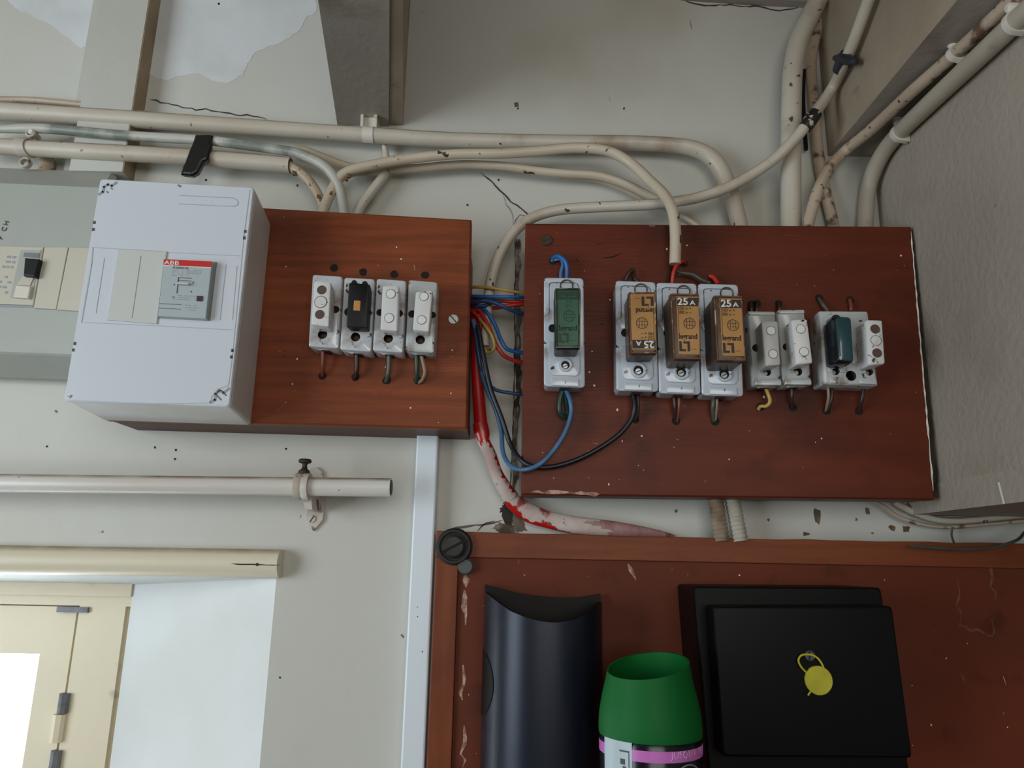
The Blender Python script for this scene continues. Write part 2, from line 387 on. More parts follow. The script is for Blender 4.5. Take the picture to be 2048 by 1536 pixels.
M['flex'] = mat('ribbed_conduit', (176, 160, 138), 0.5, col2=(110, 88, 66), sc2=30, thr2=(.35, .6))
M['flex2'] = mat('ribbed_conduit_light', (196, 192, 180), 0.5, col2=(160, 148, 130), sc2=30)
M['iron'] = mat('dark_iron', (62, 62, 62), 0.6, metal=.4, col2=(46, 44, 40), sc2=50, bump=.3, bsc=90)
M['lead'] = mat('dull_lead', (84, 88, 88), 0.6, metal=.3)
M['casing'] = mat('blue_black_casing', (30, 35, 48), 0.34, spec=.4, metal=.3)
M['casing_in'] = mat('black_inner', (9, 8, 8), 0.5, spec=.2)
M['meter'] = mat('black_bakelite', (9, 10, 14), 0.32, spec=.14)
M['meter2'] = mat('black_bakelite_back', (10, 9, 10), 0.4, spec=.14)
M['seal'] = mat('yellow_seal', (186, 180, 44), 0.5, col2=(168, 160, 34), sc2=80)
M['cap'] = mat('green_cap', (8, 96, 40), 0.55, spec=.2)
M['can'] = mat('black_can', (22, 20, 28), 0.2, metal=.2)
M['pink'] = mat('pink_band', (198, 112, 190), 0.35)
M['pinktext'] = mat('pink_band_print', (222, 160, 214), 0.4)
M['label'] = mat('grey_label', (176, 192, 198), 0.4)
gl = bpy.data.materials.new('window_glass'); gl.use_nodes = True
_n = gl.node_tree.nodes; _n.remove(_n['Principled BSDF'])
_t = _n.new('ShaderNodeBsdfTransparent'); _g = _n.new('ShaderNodeBsdfGlossy'); _g.inputs['Roughness'].default_value = .05
_mx = _n.new('ShaderNodeMixShader'); _mx.inputs[0].default_value = .06
gl.node_tree.links.new(_t.outputs[0], _mx.inputs[1]); gl.node_tree.links.new(_g.outputs[0], _mx.inputs[2])
gl.node_tree.links.new(_mx.outputs[0], _n['Material Output'].inputs[0])
M['glass'] = gl

# ------------------------------------------------------------------ room shell
XR = 0.4220                     # face of the boxed-in side wall
XL, XF, YB = -2.3, 1.3, -3.1
ZC = W(1400, -4, 0).z           # ceiling
X1 = W(536, 1345, 0).x; X0 = X1-1.05
ZT = W(300, 1152, 0).z; ZB = ZT-1.0
DW = 0.12
X1b = W(250, 1300, -DW).x; ZTb = W(120, 1166, -DW).z
X0b = X0+0.2; ZBb = ZB+0.06
WT = 0.24
S = dict(kind='structure')
bm = bmesh.new()
def quadf(bm, pts, mi=0):
    f = bm.faces.new([bm.verts.new(p) for p in pts]); f.material_index = mi; return f
# wall with a splayed window opening: solid pieces round the opening
def blk(bm, x0, x1, y0, y1, z0, z1, mi=0):
    loft(bm, [[(x0, y0, z0), (x1, y0, z0), (x1, y1, z0), (x0, y1, z0)], [(x0, y0, z1), (x1, y0, z1), (x1, y1, z1), (x0, y1, z1)]], mi=mi)
blk(bm, XL, XF, 0, WT, ZT+.03, ZC)
loft(bm, [[(X1, 0, 0), (XF, 0, 0), (XF, WT, 0), (X1b, WT, 0), (X1b, DW, 0)], [(X1, 0, ZT+.03), (XF, 0, ZT+.03), (XF, WT, ZT+.03), (X1b, WT, ZT+.03), (X1b, DW, ZT+.03)]])
loft(bm, [[(X0, 0, 0), (X0b, DW, 0), (X0b, WT, 0), (XL, WT, 0), (XL, 0, 0)], [(X0, 0, ZT+.03), (X0b, DW, ZT+.03), (X0b, WT, ZT+.03), (XL, WT, ZT+.03), (XL, 0, ZT+.03)]])
blk(bm, X0, X1b, 0.0, WT, 0, ZB)
# sloping head
loft(bm, [[(X0, 0, ZT), (X0, DW, ZTb), (X0, WT, ZTb), (X0, WT, ZT+.03), (X0, 0, ZT+.03)], [(X1, 0, ZT), (X1, DW, ZTb), (X1, WT, ZTb), (X1, WT, ZT+.03), (X1, 0, ZT+.03)]])
for f in bm.faces:
    c = f.calc_center_median()
    if 0.001 < c.y < DW-.001 and c.x > X0-.02 and c.x < X1+.02 and c.z < ZT+.02 and abs(f.normal.z) < 0.99: f.material_index = 1
fine = 0.0004
# cracks, patches of paler paint and grime that belong to the wall surface
def wpatch(pts, amp, mi, seed, dd=0.0004, sub=7):
    pl = rag(pxpoly(pts, 0), amp, seed, sub)
    loft(bm, [[P(x, z, -0.0005) for x, z in pl], [P(x, z, dd) for x, z in pl]], mi=mi)
wpatch([(322, -10), (634, -10), (632, 26), (612, 34), (600, 60), (566, 84), (540, 92), (512, 104), (496, 128), (486, 150), (455, 166), (424, 160), (398, 146), (360, 152), (330, 162), (294, 150), (300, 80)], 0.0011, 2, 4, sub=5)
wpatch([(8, -8), (190, -8), (183, 92), (160, 97), (134, 74), (104, 50), (60, 30), (30, 16)], 0.0010, 2, 5, sub=5)
def crk(pts, wd=.0012, mi=3, seed=1, jit=1.0): streak(bm, pxpoly(pts, 0), wd, 0.0008, mi, seed, jit)
crk([(300, 200), (335, 207), (392, 221), (412, 218), (450, 226), (505, 233), (535, 240)], .0013, 3, 2)
crk([(960, 345), (985, 365), (1000, 382), (1022, 405), (1045, 420), (1068, 438)], .0014, 3, 3)
crk([(1005, 388), (1012, 410), (1024, 428), (1026, 455), (1030, 480)], .0008, 4, 5)
crk([(1068, 438), (1040, 430), (1028, 450)], .0008, 3, 6)
crk([(1370, 2), (1410, 12), (1440, 10), (1520, 14), (1560, 22), (1596, 16)], .0016, 3, 7)
crk([(1218, 190), (1220, 204)], .001, 3, 8); crk([(1380, 40), (1384, 60)], .001, 5, 8)
# broken plaster strip running down beside the right-hand board
streak(bm, pxpoly([(1033, 478), (1036, 530), (1031, 590), (1036, 640), (1031, 700), (1036, 760), (1031, 830), (1026, 900), (1030, 960), (1020, 1010)], 0), .0042, 0.0006, 4, 11, .5)
streak(bm, pxpoly([(1030, 478), (1031, 540), (1029, 600), (1030, 700), (1028, 800), (1024, 900), (1020, 1000)], 0), .0012, 0.0012, 3, 13, .4)
streak(bm, pxpoly([(1038, 478), (1040, 530), (1037, 580), (1041, 640), (1038, 700), (1041, 760), (1036, 830), (1032, 900), (1036, 960)], 0), .003, 0.0010, 4, 12, 1.5)
wpatch([(1010, 1000), (1030, 1005), (1032, 1030), (1022, 1052), (1008, 1044), (1000, 1020)], .0015, 3, 14)
wpatch([(1026, 1022), (1044, 1040), (1054, 1062), (1036, 1064), (1024, 1046)], .001, 5, 15, .0007)
crk([(900, 1058), (940, 1052), (975, 1048), (1005, 1040)], .0022, 5, 16); crk([(955, 1062), (972, 1046), (990, 1042)], .0022, 3, 17)
wpatch([(1000, 1045), (1030, 1052), (1040, 1068), (1000, 1066), (985, 1056)], .001, 4, 18, .0006)
# rust and dirt between the two right-hand boards
for i, (x, y, r, h) in enumerate([(1634, 1032, 6, 16), (1735, 1022, 4, 7), (1784, 1056, 6, 5), (1812, 1058, 7, 6), (1612, 1068, 7, 3), (1537, 1040, 2, 2), (1713, 1040, 2.5, 2.5), (1352, 1022, 2, 3), (1745, 1066, 2, 2)]):
    wpatch([(x-r, y-h), (x+r, y-h*.7), (x+r*.7, y+h), (x-r*.8, y+h*.8)], .0008, 5 if i not in (2, 3) else 6, 30+i, .0005, 3)
for i, (x, y) in enumerate([(438, 8), (275, 12), (1248, 217), (1036, 217), (997, 360), (935, 410), (350, 918), (352, 900), (310, 895), (94, 893), (700, 970), (572, 898), (560, 1355), (595, 371), (412, 360), (560, 440), (980, 700)]):
    wpatch([(x-2, y-2), (x+2, y-1.5), (x+1.5, y+2), (x-1.5, y+2)], .0003, 3, 60+i, .0004, 2)
wpatch([(1028, 206), (1036, 204), (1037, 213), (1029, 214)], .0004, 5, 90, .0004, 2)
wb_ = link('wall_back', bm, [M['wall'], M['reveal'], M['patch'], M['crack'], M['crackw'], M['grime'], M['smudge']], **S)

# boxed-in side wall on the right
ZBK = W(1884, 1032, 0).z
bm = bmesh.new(); blk(bm, XR, XF, -0.62, 0, ZBK+.028, ZC)
link('wall_right', bm, M['wall_grey'], **S)
bm = bmesh.new(); blk(bm, XR-.0015, XF, -0.62, 0, ZBK, ZBK+.0278)
a = WX(1995, 965, XR-.002); b_ = WX(2006, 1008, XR-.002)
bm.faces.new([bm.verts.new(p) for p in [a, a+Vector((0, -.003, 0)), b_+Vector((0, -.003, 0)), b_]]).material_index = 1
link('trim_2', bm, [M['wall_grey'], M['fleck']], **S)
bm = bmesh.new(); blk(bm, XL, XF, YB, 0, ZC, ZC+.1); link('ceiling', bm, M['ceil'], **S)
bm = bmesh.new(); blk(bm, XL, XF, YB, WT, -.1, 0); link('floor', bm, M['floor'], **S)
bm = bmesh.new(); blk(bm, XL-.1, XL, YB, WT, 0, ZC); link('wall_left', bm, M['room'], **S)
bm = bmesh.new(); blk(bm, XL, XF, YB-.1, YB, 0, ZC); link('wall_front', bm, M['room'], **S)
bm = bmesh.new(); blk(bm, XF, XF+.1, YB, WT, 0, ZC); link('wall_far_right', bm, M['room'], **S)
# soffit strip at the top
bm = bmesh.new(); bx(bm, pxpoly([(1360, -12), (1362, 1), (1500, 11), (1606, 16), (1640, 16), (1640, -14)], 0), -.0, .012)
link('trim_3', bm, M['beam'], **S)
# vertical batten top left
bm = bmesh.new()
xa, xb_ = W(197, 0, .025).x, W(297, 0, .025).x
blk(bm, xa, xb_, -.025, 0, W(126, 362, 0).z, ZC); 
blk(bm, xb_, xb_+.0012, -.0245, 0, W(126, 362, 0).z, ZC, 1)
blk(bm, xa, xa-.02, -.004, 0, W(126, 362, 0).z, ZC, 0)
link('trim_1', bm, [M['batten'], M['batten_edge']], **S)

# ceiling beams
zb1 = W(728, 252, 0).z
bt = thing('ceiling_beam', (W(728, 252, 0).x, 0, zb1), 'grey painted ceiling beam ending on the wall just above the square white clip', 'beam')
def beam2(name, l0, r0, l1, r1, zb, mats, parent):
    A, B, Cc, D = W(l0, 252).x, W(r0, 252).x, WZ(l1, 0, zb), WZ(r1, 0, zb)
    A, B = Vector((A, -.0005, zb)), Vector((B, -.0005, zb))
    C2 = A+(Cc-A)*3; D2 = B+(D-B)*3
    bm = bmesh.new(); loft(bm, [[A, B, D2, C2], [Vector((q.x, q.y, ZC-.0005)) for q in (A, B, D2, C2)]])
    return link(name, bm, mats, parent)
beam2('beam_body', 675, 778, 636, 779, zb1, [M['beam']], bt)
beam2('side_board', 778.5, 806, 779.5, 806, zb1+.0015, [M['beam_brown']], bt)
zb2 = W(1695, 313, 0).z
A, B = W(1655, 308, 0), W(1738, 318, 0); A.z = B.z = zb2; A.y = B.y = -.0005
Cc = WZ(1912, 3, zb2); C2 = A+(Cc-A)*2.2
D2 = Vector((XR-.001, C2.y, zb2)); B.x = XR-.001
bt2 = thing('ceiling_beam', A, 'brown-grey ceiling beam in the right-hand corner, crossed by the conduits', 'beam')
bm = bmesh.new(); loft(bm, [[A, B, D2, C2], [Vector((q.x, q.y, ZC-.0005)) for q in (A, B, D2, C2)]])
for f in bm.faces:
    f.normal_update()
    if abs(f.normal.z) < .5: f.material_index = 1
link('beam_body', bm, [M['beam'], M['beam_brown']], bt2)

# ------------------------------------------------------------------ window
wn = bpy.data.objects.new('window_1', None); COL.objects.link(wn); wn.location = (X1b-.2, DW, ZTb-.3); ORG[wn.name] = Vector(wn.location); wn['kind'] = 'structure'
def yb(bm, x0, x1, z0, z1, y0, y1, mi=0): blk(bm, x0, x1, y0, y1, z0, z1, mi)
xs1 = W(240, 1300, -DW).x; xs0 = W(158, 1222, -DW).x
bm = bmesh.new()
z1 = W(100, 1190, -DW).z; z2 = W(100, 1210, -DW).z
yb(bm, X0b, X1b, z1, ZTb+.004, DW-.004, DW+.05)         # bead under the head
yb(bm, X0b, X1b, z2, z1, DW, DW+.05)
yb(bm, xs0, xs1, ZBb, z2, DW, DW+.05); yb(bm, X0b, X0b+.06, ZBb, z2, DW, DW+.05)
yb(bm, xs1, X1b+.002, ZBb, z1, DW+.006, DW+.05)
link('window_frame', bm, M['winframe'], wn)
bm = bmesh.new()
sx1 = W(150, 1222, -DW).x; sz1 = W(100, 1213, -DW).z; gx = W(85, 1310, -DW-.01).x; gz = W(50, 1306, -DW-.01).z
yb(bm, X0b+.062, sx1, gz, sz1, DW+.004, DW+.045); yb(bm, gx, sx1, ZBb, gz, DW+.004, DW+.045)
yb(bm, X0b+.062, X0b+.11, ZBb, gz, DW+.004, DW+.045)
sash = link('sash', bm, M['winframe'], wn)
bm = bmesh.new(); yb(bm, X0b+.1, gx+.005, ZBb, gz+.005, DW+.022, DW+.026); link('pane', bm, M['glass'], sash)
bm = bmesh.new(); yb(bm, gx+.03, gx+.031, ZBb, sz1, DW+.012, DW+.04, 0)
yb(bm, sx1, xs0, ZBb, z2, DW+.03, DW+.05)
link('hinge_gap', bm, M['hinge'], wn)
bm = bmesh.new()
for (y0, y1, xx) in ((1386, 1426, 140), (1500, 1560, 122)):
    c0 = W(xx, y0, -DW); c1 = W(xx, y1, -DW)
    loft(bm, [[(sx1+.004+.006*math.cos(a*.7854), DW-.002+.006*math.sin(a*.7854), zz) for a in range(8)] for zz in (c1.z, c0.z)])
link('hinge', bm, M['hinge'], wn)
bm = bmesh.new(); c0, c1 = W(140, 1428, -DW).z, W(140, 1484, -DW).z
loft(bm, [[(sx1+.001+.007*math.cos(a*.7854), DW-.002+.007*math.sin(a*.7854), zz) for a in range(8)] for zz in (c1, c0)])
link('hinge', bm, M['winframe'], wn)
bm = bmesh.new(); p0 = W(118, 1213, -DW); p1 = W(178, 1225, -DW); yb(bm, p0.x, p1.x, p1.z, p0.z, DW-.004, DW); link('latch_plate', bm, M['hinge'], wn)

# ------------------------------------------------------------------ baton over the window (half-round)
def halfround(px0, px1, ytop0, ybot0, ytop1, ybot1, depth, n=10):
    bm = bmesh.new(); loops = []
    for (x, a, b) in ((px0, ytop0, ybot0), (px1, ytop1, ybot1)):
        zt, zb = W(x, a, depth*.35).z, W(x, b, depth*.35).z; X = W(x, (a+b)/2, depth*.5).x
        c, h = (zt+zb)/2, (zt-zb)/2
        lp = [Vector((X, -.0005, zt)), ] + [Vector((X, -(depth*(.35+.65*math.sin(math.pi*k/n))), c+h*math.cos(math.pi*k/n))) for k in range(n+1)] + [Vector((X, -.0005, zb))]
        loops.append(lp)
    loft(bm, loops); return bm
bm = halfround(-420, 560, 1084, 1144, 1099, 1156, .022)
bt_ = link('wooden_batten', bm, [M['cream']], smooth=True, label='cream half-round wooden batten with a split nailed end, above the window', category='batten')
bm = bmesh.new(); streak(bm, pxpoly([(462, 1127), (515, 1129), (561, 1130)], .0222), .0011, .0223, 0, 4, .5)
link('split', bm, M['crack'], bt_)
bm = bmesh.new(); cyl(bm, c2(514, 1129, .0222), .0016, .021, .0228, 12, .0004); link('nail', bm, M['rust'], bt_)

# ------------------------------------------------------------------ pole with bracket
dp = .052
pl = thing('curtain_pole', W(780, 975, dp), 'white painted metal pole with rust along its top, below the left wooden board', 'pole')
bm = bmesh.new(); rp = px2m(18.5, dp)
A, B = W(-420, 962, dp), W(782, 975, dp)
tube(bm, [A, A.lerp(B, .5), B], rp, 20, 2); link('tube', bm, M['pole'], pl, True)
bm = bmesh.new(); ax = (B-A).normalized()
tube(bm, [B+ax*.0003, B+ax*.0006], rp*.82, 20, 1); link('open_end', bm, M['rust'], pl)
br = thing('pole_bracket', W(626, 1000, 0), 'painted bracket ring with a thumb screw and screwed wall plate holding the pole', 'bracket')
bm = bmesh.new(); bx(bm, pxpoly([(612, 945), (622, 937), (634, 934), (644, 942), (648, 960), (649, 1010), (646, 1040), (636, 1052), (626, 1062), (618, 1052), (610, 1040), (612, 1020), (618, 1010), (616, 990), (612, 965)], .004), .0, .004, .001)
plate = link('wall_plate', bm, M['bracket'], br)
bm = bmesh.new(); cyl(bm, c2(624, 1038, .005), .0042, .004, .0055, 18, .0008); sc_ = link('screw', bm, M['bracket'], br)
bm = bmesh.new(); c = Vector(c2(624, 1038, .005)); u = Vector((.5, .85)).normalized()*.0038; v = Vector((-.85, .5)).normalized()*.0005
bx(bm, [tuple(c-u-v), tuple(c+u-v), tuple(c+u+v), tuple(c-u+v)], .0054, .0058); link('slot', bm, M['crack'], sc_)
cp = W(606, 973, dp)
bm = bmesh.new()
R1, R0, wd_ = rp+.0042, rp+.0004, .0068
pr = [(R0, -wd_), (R1, -wd_), (R1, -wd_*.2), (R1-.001, 0), (R1, wd_*.2), (R1, wd_), (R0, wd_)]
N_ = 32
loops = [[Vector((cp.x+x, cp.y-math.cos(2*math.pi*i/N_)*r, cp.z+math.sin(2*math.pi*i/N_)*r)) for i in range(N_)] for r, x in pr]
loft(bm, loops, False, False)
bx(bm, [(cp.x-.004, cp.z-.006), (cp.x+.006, cp.z-.006), (cp.x+.009, cp.z-.022), (cp.x+.002, cp.z-.022)], 0.002, dp-rp+.001)
link('ring', bm, M['bracket'], br, True)
bm = bmesh.new()
def lathe(bm, c, prof, n=20, mi=0): loft(bm, [[Vector((c.x+r*math.cos(2*math.pi*i/n), c.y+r*math.sin(2*math.pi*i/n), c.z+z)) for i in range(n)] for r, z in prof], mi=mi)
lathe(bm, cp+Vector((0, 0, R1-.001)), [(.006, 0), (.0055, .003), (.003, .005), (.0023, .0085), (.003, .0102), (.0060, .0112), (.0066, .0130), (.0055, .0147), (.002, .0152)])
link('thumb_screw', bm, M['rust'], br, True)

# ------------------------------------------------------------------ conduits and painted cables
def WF(px, py, off):               # on the side face of the corner beam, lifted off it
    zb = W(1695, 313, 0).z; a = W(1655, 308, 0); a.y = 0; a.z = zb; c = WZ(1912, 3, zb)
    t = (c-a); t.z = 0; n = Vector((t.y, -t.x, 0)).normalized()
    if n.x > 0: n = -n
    v = ray(px, py); o = a+n*off
    return CAM+v*((o-CAM).dot(n)/v.dot(n))
def tubething(name, pts, rad, m, label, cat='conduit', group=None, per=8, n=14, flat=1.0, parent=None):
    bm = bmesh.new(); tube(bm, pts, rad, n, per, flat=flat)
    t = {} if parent is not None else {'label': label, 'category': cat}
    if group: t['group'] = group
    return link(name, bm, m, parent, True, **t)
rA = px2m(17.5, .02)
tubething('conduit', wp([(-60, 219), (0, 222), (300, 241), (500, 254), (640, 264), (735, 270), (900, 280), (1100, 285), (1250, 286), (1340, 290), (1395, 300), (1432, 325), (1455, 370), (1470, 415), (1484, 470)], .021),
          [rA*1.12, rA*1.12, rA*1.08, rA, rA, rA, rA*.98, rA*.98, rA*.95, rA*.95, rA, rA*1.08, rA*1.1, rA*1.05, rA], M['conduit'], 'thick cream conduit running along the top and bending down behind the right board')
tubething('cable', wp([(-60, 196), (0, 199), (60, 200), (130, 206), (200, 214), (262, 224), (330, 233)], .012), px2m(7, .01), M['cable_dirty'], 'thin brown-stained cable lying on top of the thick conduit at upper left', 'cable')
tubething('cable', wp([(-60, 258, .03), (0, 258, .03), (50, 257, .03), (102, 258, .03), (250, 271, .03), (390, 279, .03), (444, 284, .034), (547, 298, .034), (600, 308, .036), (648, 332, .036), (676, 368, .034), (687, 417, .03), (690, 470, .03)]),
          [px2m(9, .03)]*2+[px2m(11, .03)]*11, M['conduit_grey'], 'grey-green painted cable passing under the black tape, bending to the left board', 'cable')
cc = thing('conduit', W(580, 331, .03), 'cream conduit at upper left with an open cut end beside the black tape', 'conduit')
bm = bmesh.new(); tube(bm, wp([(-60, 289), (68, 297), (342, 312), (480, 322), (581, 331)], .028), px2m(18, .028), 18, 4); link('pipe', bm, M['conduit'], cc, True)
bm = bmesh.new(); E_ = W(581, 331, .028); ax = (E_-W(480, 322, .028)).normalized(); tube(bm, [E_+ax*.0002, E_+ax*.0005], px2m(15.5, .028), 18, 1); link('open_end', bm, M['smudge'], cc)
chipped = tubething('cable', wp([(560, 326, .028), (583, 334, .028), (612, 356, .028), (635, 388, .028), (646, 420, .026), (652, 470, .024)]), px2m(11, .028), M['cable_dirty'], 'chipped painted cable coming out of the cut conduit end', 'cable')
arch = tubething('cable', wp([(640, 470, .03), (646, 425, .032), (662, 385, .032), (680, 355, .034), (702, 341, .036), (740, 331, .038), (800, 320, .038), (900, 309, .038), (1000, 307, .038), (1080, 302, .040), (1150, 296, .042), (1215, 302, .044), (1262, 327, .046), (1300, 362, .058), (1330, 392, .072), (1346, 425, .084), (1351, 470, .086), (1350, 528, .083)]),
          [px2m(11.5, .035)]*14+[px2m(12, .07)]*4, M['cable'], 'long painted cable arching across and coming down over the front of the right board', 'cable')
tubething('cable', wp([(590, 300, .018), (612, 302, .018), (641, 313, .016), (685, 330, .014), (725, 338, .014), (771, 339, .018), (839, 336, .020), (890, 331, .020), (942, 329, .020), (1010, 333, .020), (1078, 342, .020), (1133, 347, .020), (1198, 352, .020), (1255, 370, .020), (1305, 396, .022), (1345, 420, .022)]),
          px2m(9.5, .03), M['cable'], 'thinner painted cable running just below the arched cable to the joint', 'cable')
tubething('cable', wp([(1120, 352, .008), (1150, 356, .008), (1200, 362, .008), (1250, 381, .008), (1298, 405, .008), (1350, 425, .008), (1392, 450, .008), (1410, 470, .008)]), px2m(5.5, .03), M['cable'], 'narrow painted cable splitting off under the others towards the right board', 'cable')
tubething('cable', wp([(690, 352, .02), (712, 345, .02), (750, 344, .02), (775, 340, .02)]), px2m(8, .02), M['cable_clean'], 'short pale cable tail behind the arched cable near the left board', 'cable')
tubething('cable', wp([(769, 292, .012), (772, 310, .014), (774, 335, .016), (763, 358, .018), (742, 385, .018), (722, 412, .018), (704, 450, .018)]), [px2m(6, 0), px2m(7, 0)]+[px2m(11, .015)]*5, M['cable_clean'], 'pale cable dropping from under the top conduit to the left board behind the others', 'cable')
sweep = tubething('cable', wp([(970, 692, .042), (972, 660, .042), (976, 620, .040), (980, 575, .038), (988, 540, .038), (1004, 500, .038), (1030, 462, .038), (1064, 436, .038), (1118, 420, .038), (1200, 414, .040), (1290, 410, .044), (1345, 404, .048), (1400, 394, .048), (1468, 369, .048), (1540, 325, .05), (1585, 283, .056), (1620, 240, .058)])+[WF(1662, 180, .012), WF(1688, 128, .012), WF(1708, 80, .012), WF(1730, 20, .012), WF(1752, -40, .012)],
          [px2m(9, .05)]*3+[px2m(12, .05)]*12+[px2m(12.5, .06)]*7, M['cable_clean'], 'long cream cable sweeping from the gap between the boards up to the ceiling corner', 'cable')
rH = px2m(21.5, .02)
tubething('conduit', wp([(1582, 480), (1582, 400), (1582, 300), (1583, 210), (1586, 140), (1598, 80), (1622, 28), (1650, -25), (1668, -60)], .033), rH, M['conduit'], 'thickest cream conduit rising straight up to the ceiling on the right', n=20)
tubething('conduit', wp([(1672, 480), (1662, 430), (1649, 376), (1636, 305), (1627, 205), (1622, 140), (1628, 85), (1650, 20), (1668, -30)], .0085), px2m(12.5, .01), M['cable_dirty'], 'dirty brown-spotted conduit behind the thickest one, leaning into the right board')
tubething('cable', wp([(1612, 300), (1608, 240), (1606, 190), (1607, 140)], .008), px2m(5, .02), M['black'], 'thin black cable squeezed behind the thickest conduit', 'cable')
def beamp(px, py, off=.0085): p = WZ(px, py, zb2-off); return p
tubething('conduit', [W(1612, 480, .054), W(1618, 441, .053), W(1636, 382, .048), W(1660, 335, .034), beamp(1692, 300), beamp(1741, 260), beamp(1826, 181), beamp(1905, 112), beamp(1997, 27), beamp(2060, -35)],
          [.0062]*5+[.0062]*5, M['cable_dirty'], 'slim dirty conduit crossing under the corner beam, beside the side wall')
rK = .0088
kx = XR-rK-.001
tubething('conduit', [W(1731, 480, .012), W(1731, 441, .012), W(1737, 375, .012), WX(1757, 322, kx-.002), WX(1789, 276, kx), WX(1861, 205, kx), WX(1963, 109, kx), WX(2048, 28, kx), WX(2090, -12, kx)], rK, mat('grey_painted_conduit', (188, 178, 162), .5, col2=(172, 160, 144), dirt=(130, 116, 98), dsc=20, dthr=(.6, .75), bump=.3),
          'cream conduit fixed with white clips along the side wall, lower of the two')
def clip(c, c_, rK, label):
    bm = bmesh.new(); dr = (c_-c).normalized()
    nx = Vector((-1, 0, 0)); upv = dr.cross(nx).normalized()
    if upv.z < 0: upv = -upv
    lp = []
    for s in (-.0028, .0028):
        lp.append([c+dr*s+nx*(math.cos(a)*(rK+.0013))+upv*(math.sin(a)*(rK+.0013)) for a in [math.pi*k/8-math.pi/2 for k in range(9)]]+[c+dr*s-nx*.009+upv*.011, c+dr*s-nx*.009-upv*.011])
    loft(bm, lp)
    o = link('cable_clip', bm, M['clip'], None, True, label=label, category='clip', group='white clips on the side wall conduit')
    bm = bmesh.new(); h = c+upv*(rK+.0045)-nx*.002
    loft(bm, [[h+dr*(math.cos(a)*.0040*g)+upv*(math.sin(a)*.0050*g)+nx*t for a in [math.pi*k/5 for k in range(10)]] for t, g in ((-.006, 1), (.006, 1), (.008, .6))])
    link('nail_boss', bm, M['clip'], o, True)
clip(WX(1800, 266, kx), WX(1820, 246, kx), rK, 'white clip lowest on the side wall conduit, nearest the boards')
clip(beamp(1911, 107), beamp(1931, 89), .0062, 'white clip on the slim dirty conduit, between the other two clips')
clip(WX(2030, 45, kx), WX(2044, 31, kx), rK, 'white clip highest on the side wall conduit, at the picture edge')

# saddle clip on the top conduit
sd = thing('cable_clip', W(738, 250, 0), 'square white saddle clip holding the top conduit below the left beam', 'clip')
bm = bmesh.new(); bx(bm, pxpoly([(722, 230), (755, 231), (754, 256), (722, 254)], .02), .0, .018, .001)
bx(bm, pxpoly([(722, 229), (728, 229), (727, 256), (721, 256)], .022), .018, .024, .0005); bx(bm, pxpoly([(749, 231), (755, 231), (754, 257), (748, 257)], .022), .018, .024, .0005)
link('clip_head', bm, M['clip'], sd)
bm = bmesh.new(); cA = W(737, 270.5, .021); R_ = rA+.0008
loft(bm, [[Vector((cA.x+x+.0004*math.cos(a), cA.y-math.cos(a)*R_, cA.z+math.sin(a)*R_-x*.03)) for a in [math.pi*k/12-math.pi/2 for k in range(13)]] for x in (-.0062, .0062)], False, False, close=False)
link('strap', bm, M['clip'], sd, True)
# clamp on the left conduit
cl = thing('pipe_clamp', W(52, 297, 0), 'painted metal pipe clamp round the cut conduit at the far left', 'clamp')
cC = W(52, 296, .028); R_ = px2m(18, .028)+.0012
bm = bmesh.new(); loft(bm, [[Vector((cC.x+x-.003*math.cos(a), cC.y-math.cos(a)*r, cC.z+math.sin(a)*r)) for a in [2*math.pi*k/28 for k in range(28)]] for r, x in ((R_-.001, -.006), (R_+.0006, -.006), (R_+.0006, .006), (R_-.001, .006))], False, False)
link('band', bm, M['bracket'], cl, True)
bm = bmesh.new(); ring(bm, c2(62, 266, .032), .0058, .0036, .028, .034, 20); link('lug', bm, M['bracket'], cl, True)
bm = bmesh.new(); ring(bm, c2(50, 325, .032), .0062, .0040, .028, .034, 20); link('lug', bm, M['bracket'], cl, True)
bm = bmesh.new(); cyl(bm, c2(62, 263, .034), .0034, .02, .0355, 14, .001); link('bolt', bm, M['clip'], cl, True)
# wide dark pipe stub under the clamp
bm = bmesh.new(); tube(bm, wp([(92, 318, .006), (94, 330, .008), (88, 350, .01)]), px2m(15, .01), 16, 4)
link('pipe_stub', bm, M['cable_dirty'], None, True, label='rust-brown pipe stub just above the grey-green enclosure, beside the clamp', category='pipe')

# tape round the two left cables
bm = bmesh.new()
tp = pxpoly([(390, 267), (424, 268), (421, 290), (414, 318), (405, 322), (394, 344), (382, 350), (360, 347), (362, 338), (374, 310)], .0425)
slab(bm, rag(tp, .0004, 4, 4), [(.034, .001), (.040, .0), (.0418, .0012), (.0425, .003)])
link('black_tape', bm, M['tape'], None, False, label='strip of black tape wrapped round the two conduits above the white breaker box', category='tape')
# tape on sweeping cable
bm = bmesh.new(); tube(bm, [WF(1678, 142, .012), WF(1684, 130, .012), WF(1690, 118, .012), WF(1695, 106, .012)], [.0072, .0085, .0088, .0074], 14, 3)
tube(bm, [WF(1670, 116, .010), WF(1690, 118, .015), WF(1714, 124, .010)], [.003, .0062, .003], 10, 3)
link('black_tape', bm, M['tape2'], None, True, label='blue-black tape lump wrapped round the sweeping cable near the ceiling corner', category='tape')
bm = bmesh.new(); tube(bm, [W(1609, 256, .058), W(1620, 241, .060), W(1632, 226, .061)], [.0074, .0080, .0072], 14, 4)
link('torn_sleeve', bm, mat('torn_black_sleeve', (28, 24, 22), .5, col2=(190, 180, 160), sc2=150, thr2=(.56, .6)), None, True, label='torn black and cream sleeve on the sweeping cable where it crosses the dirty conduit', category='sleeve')
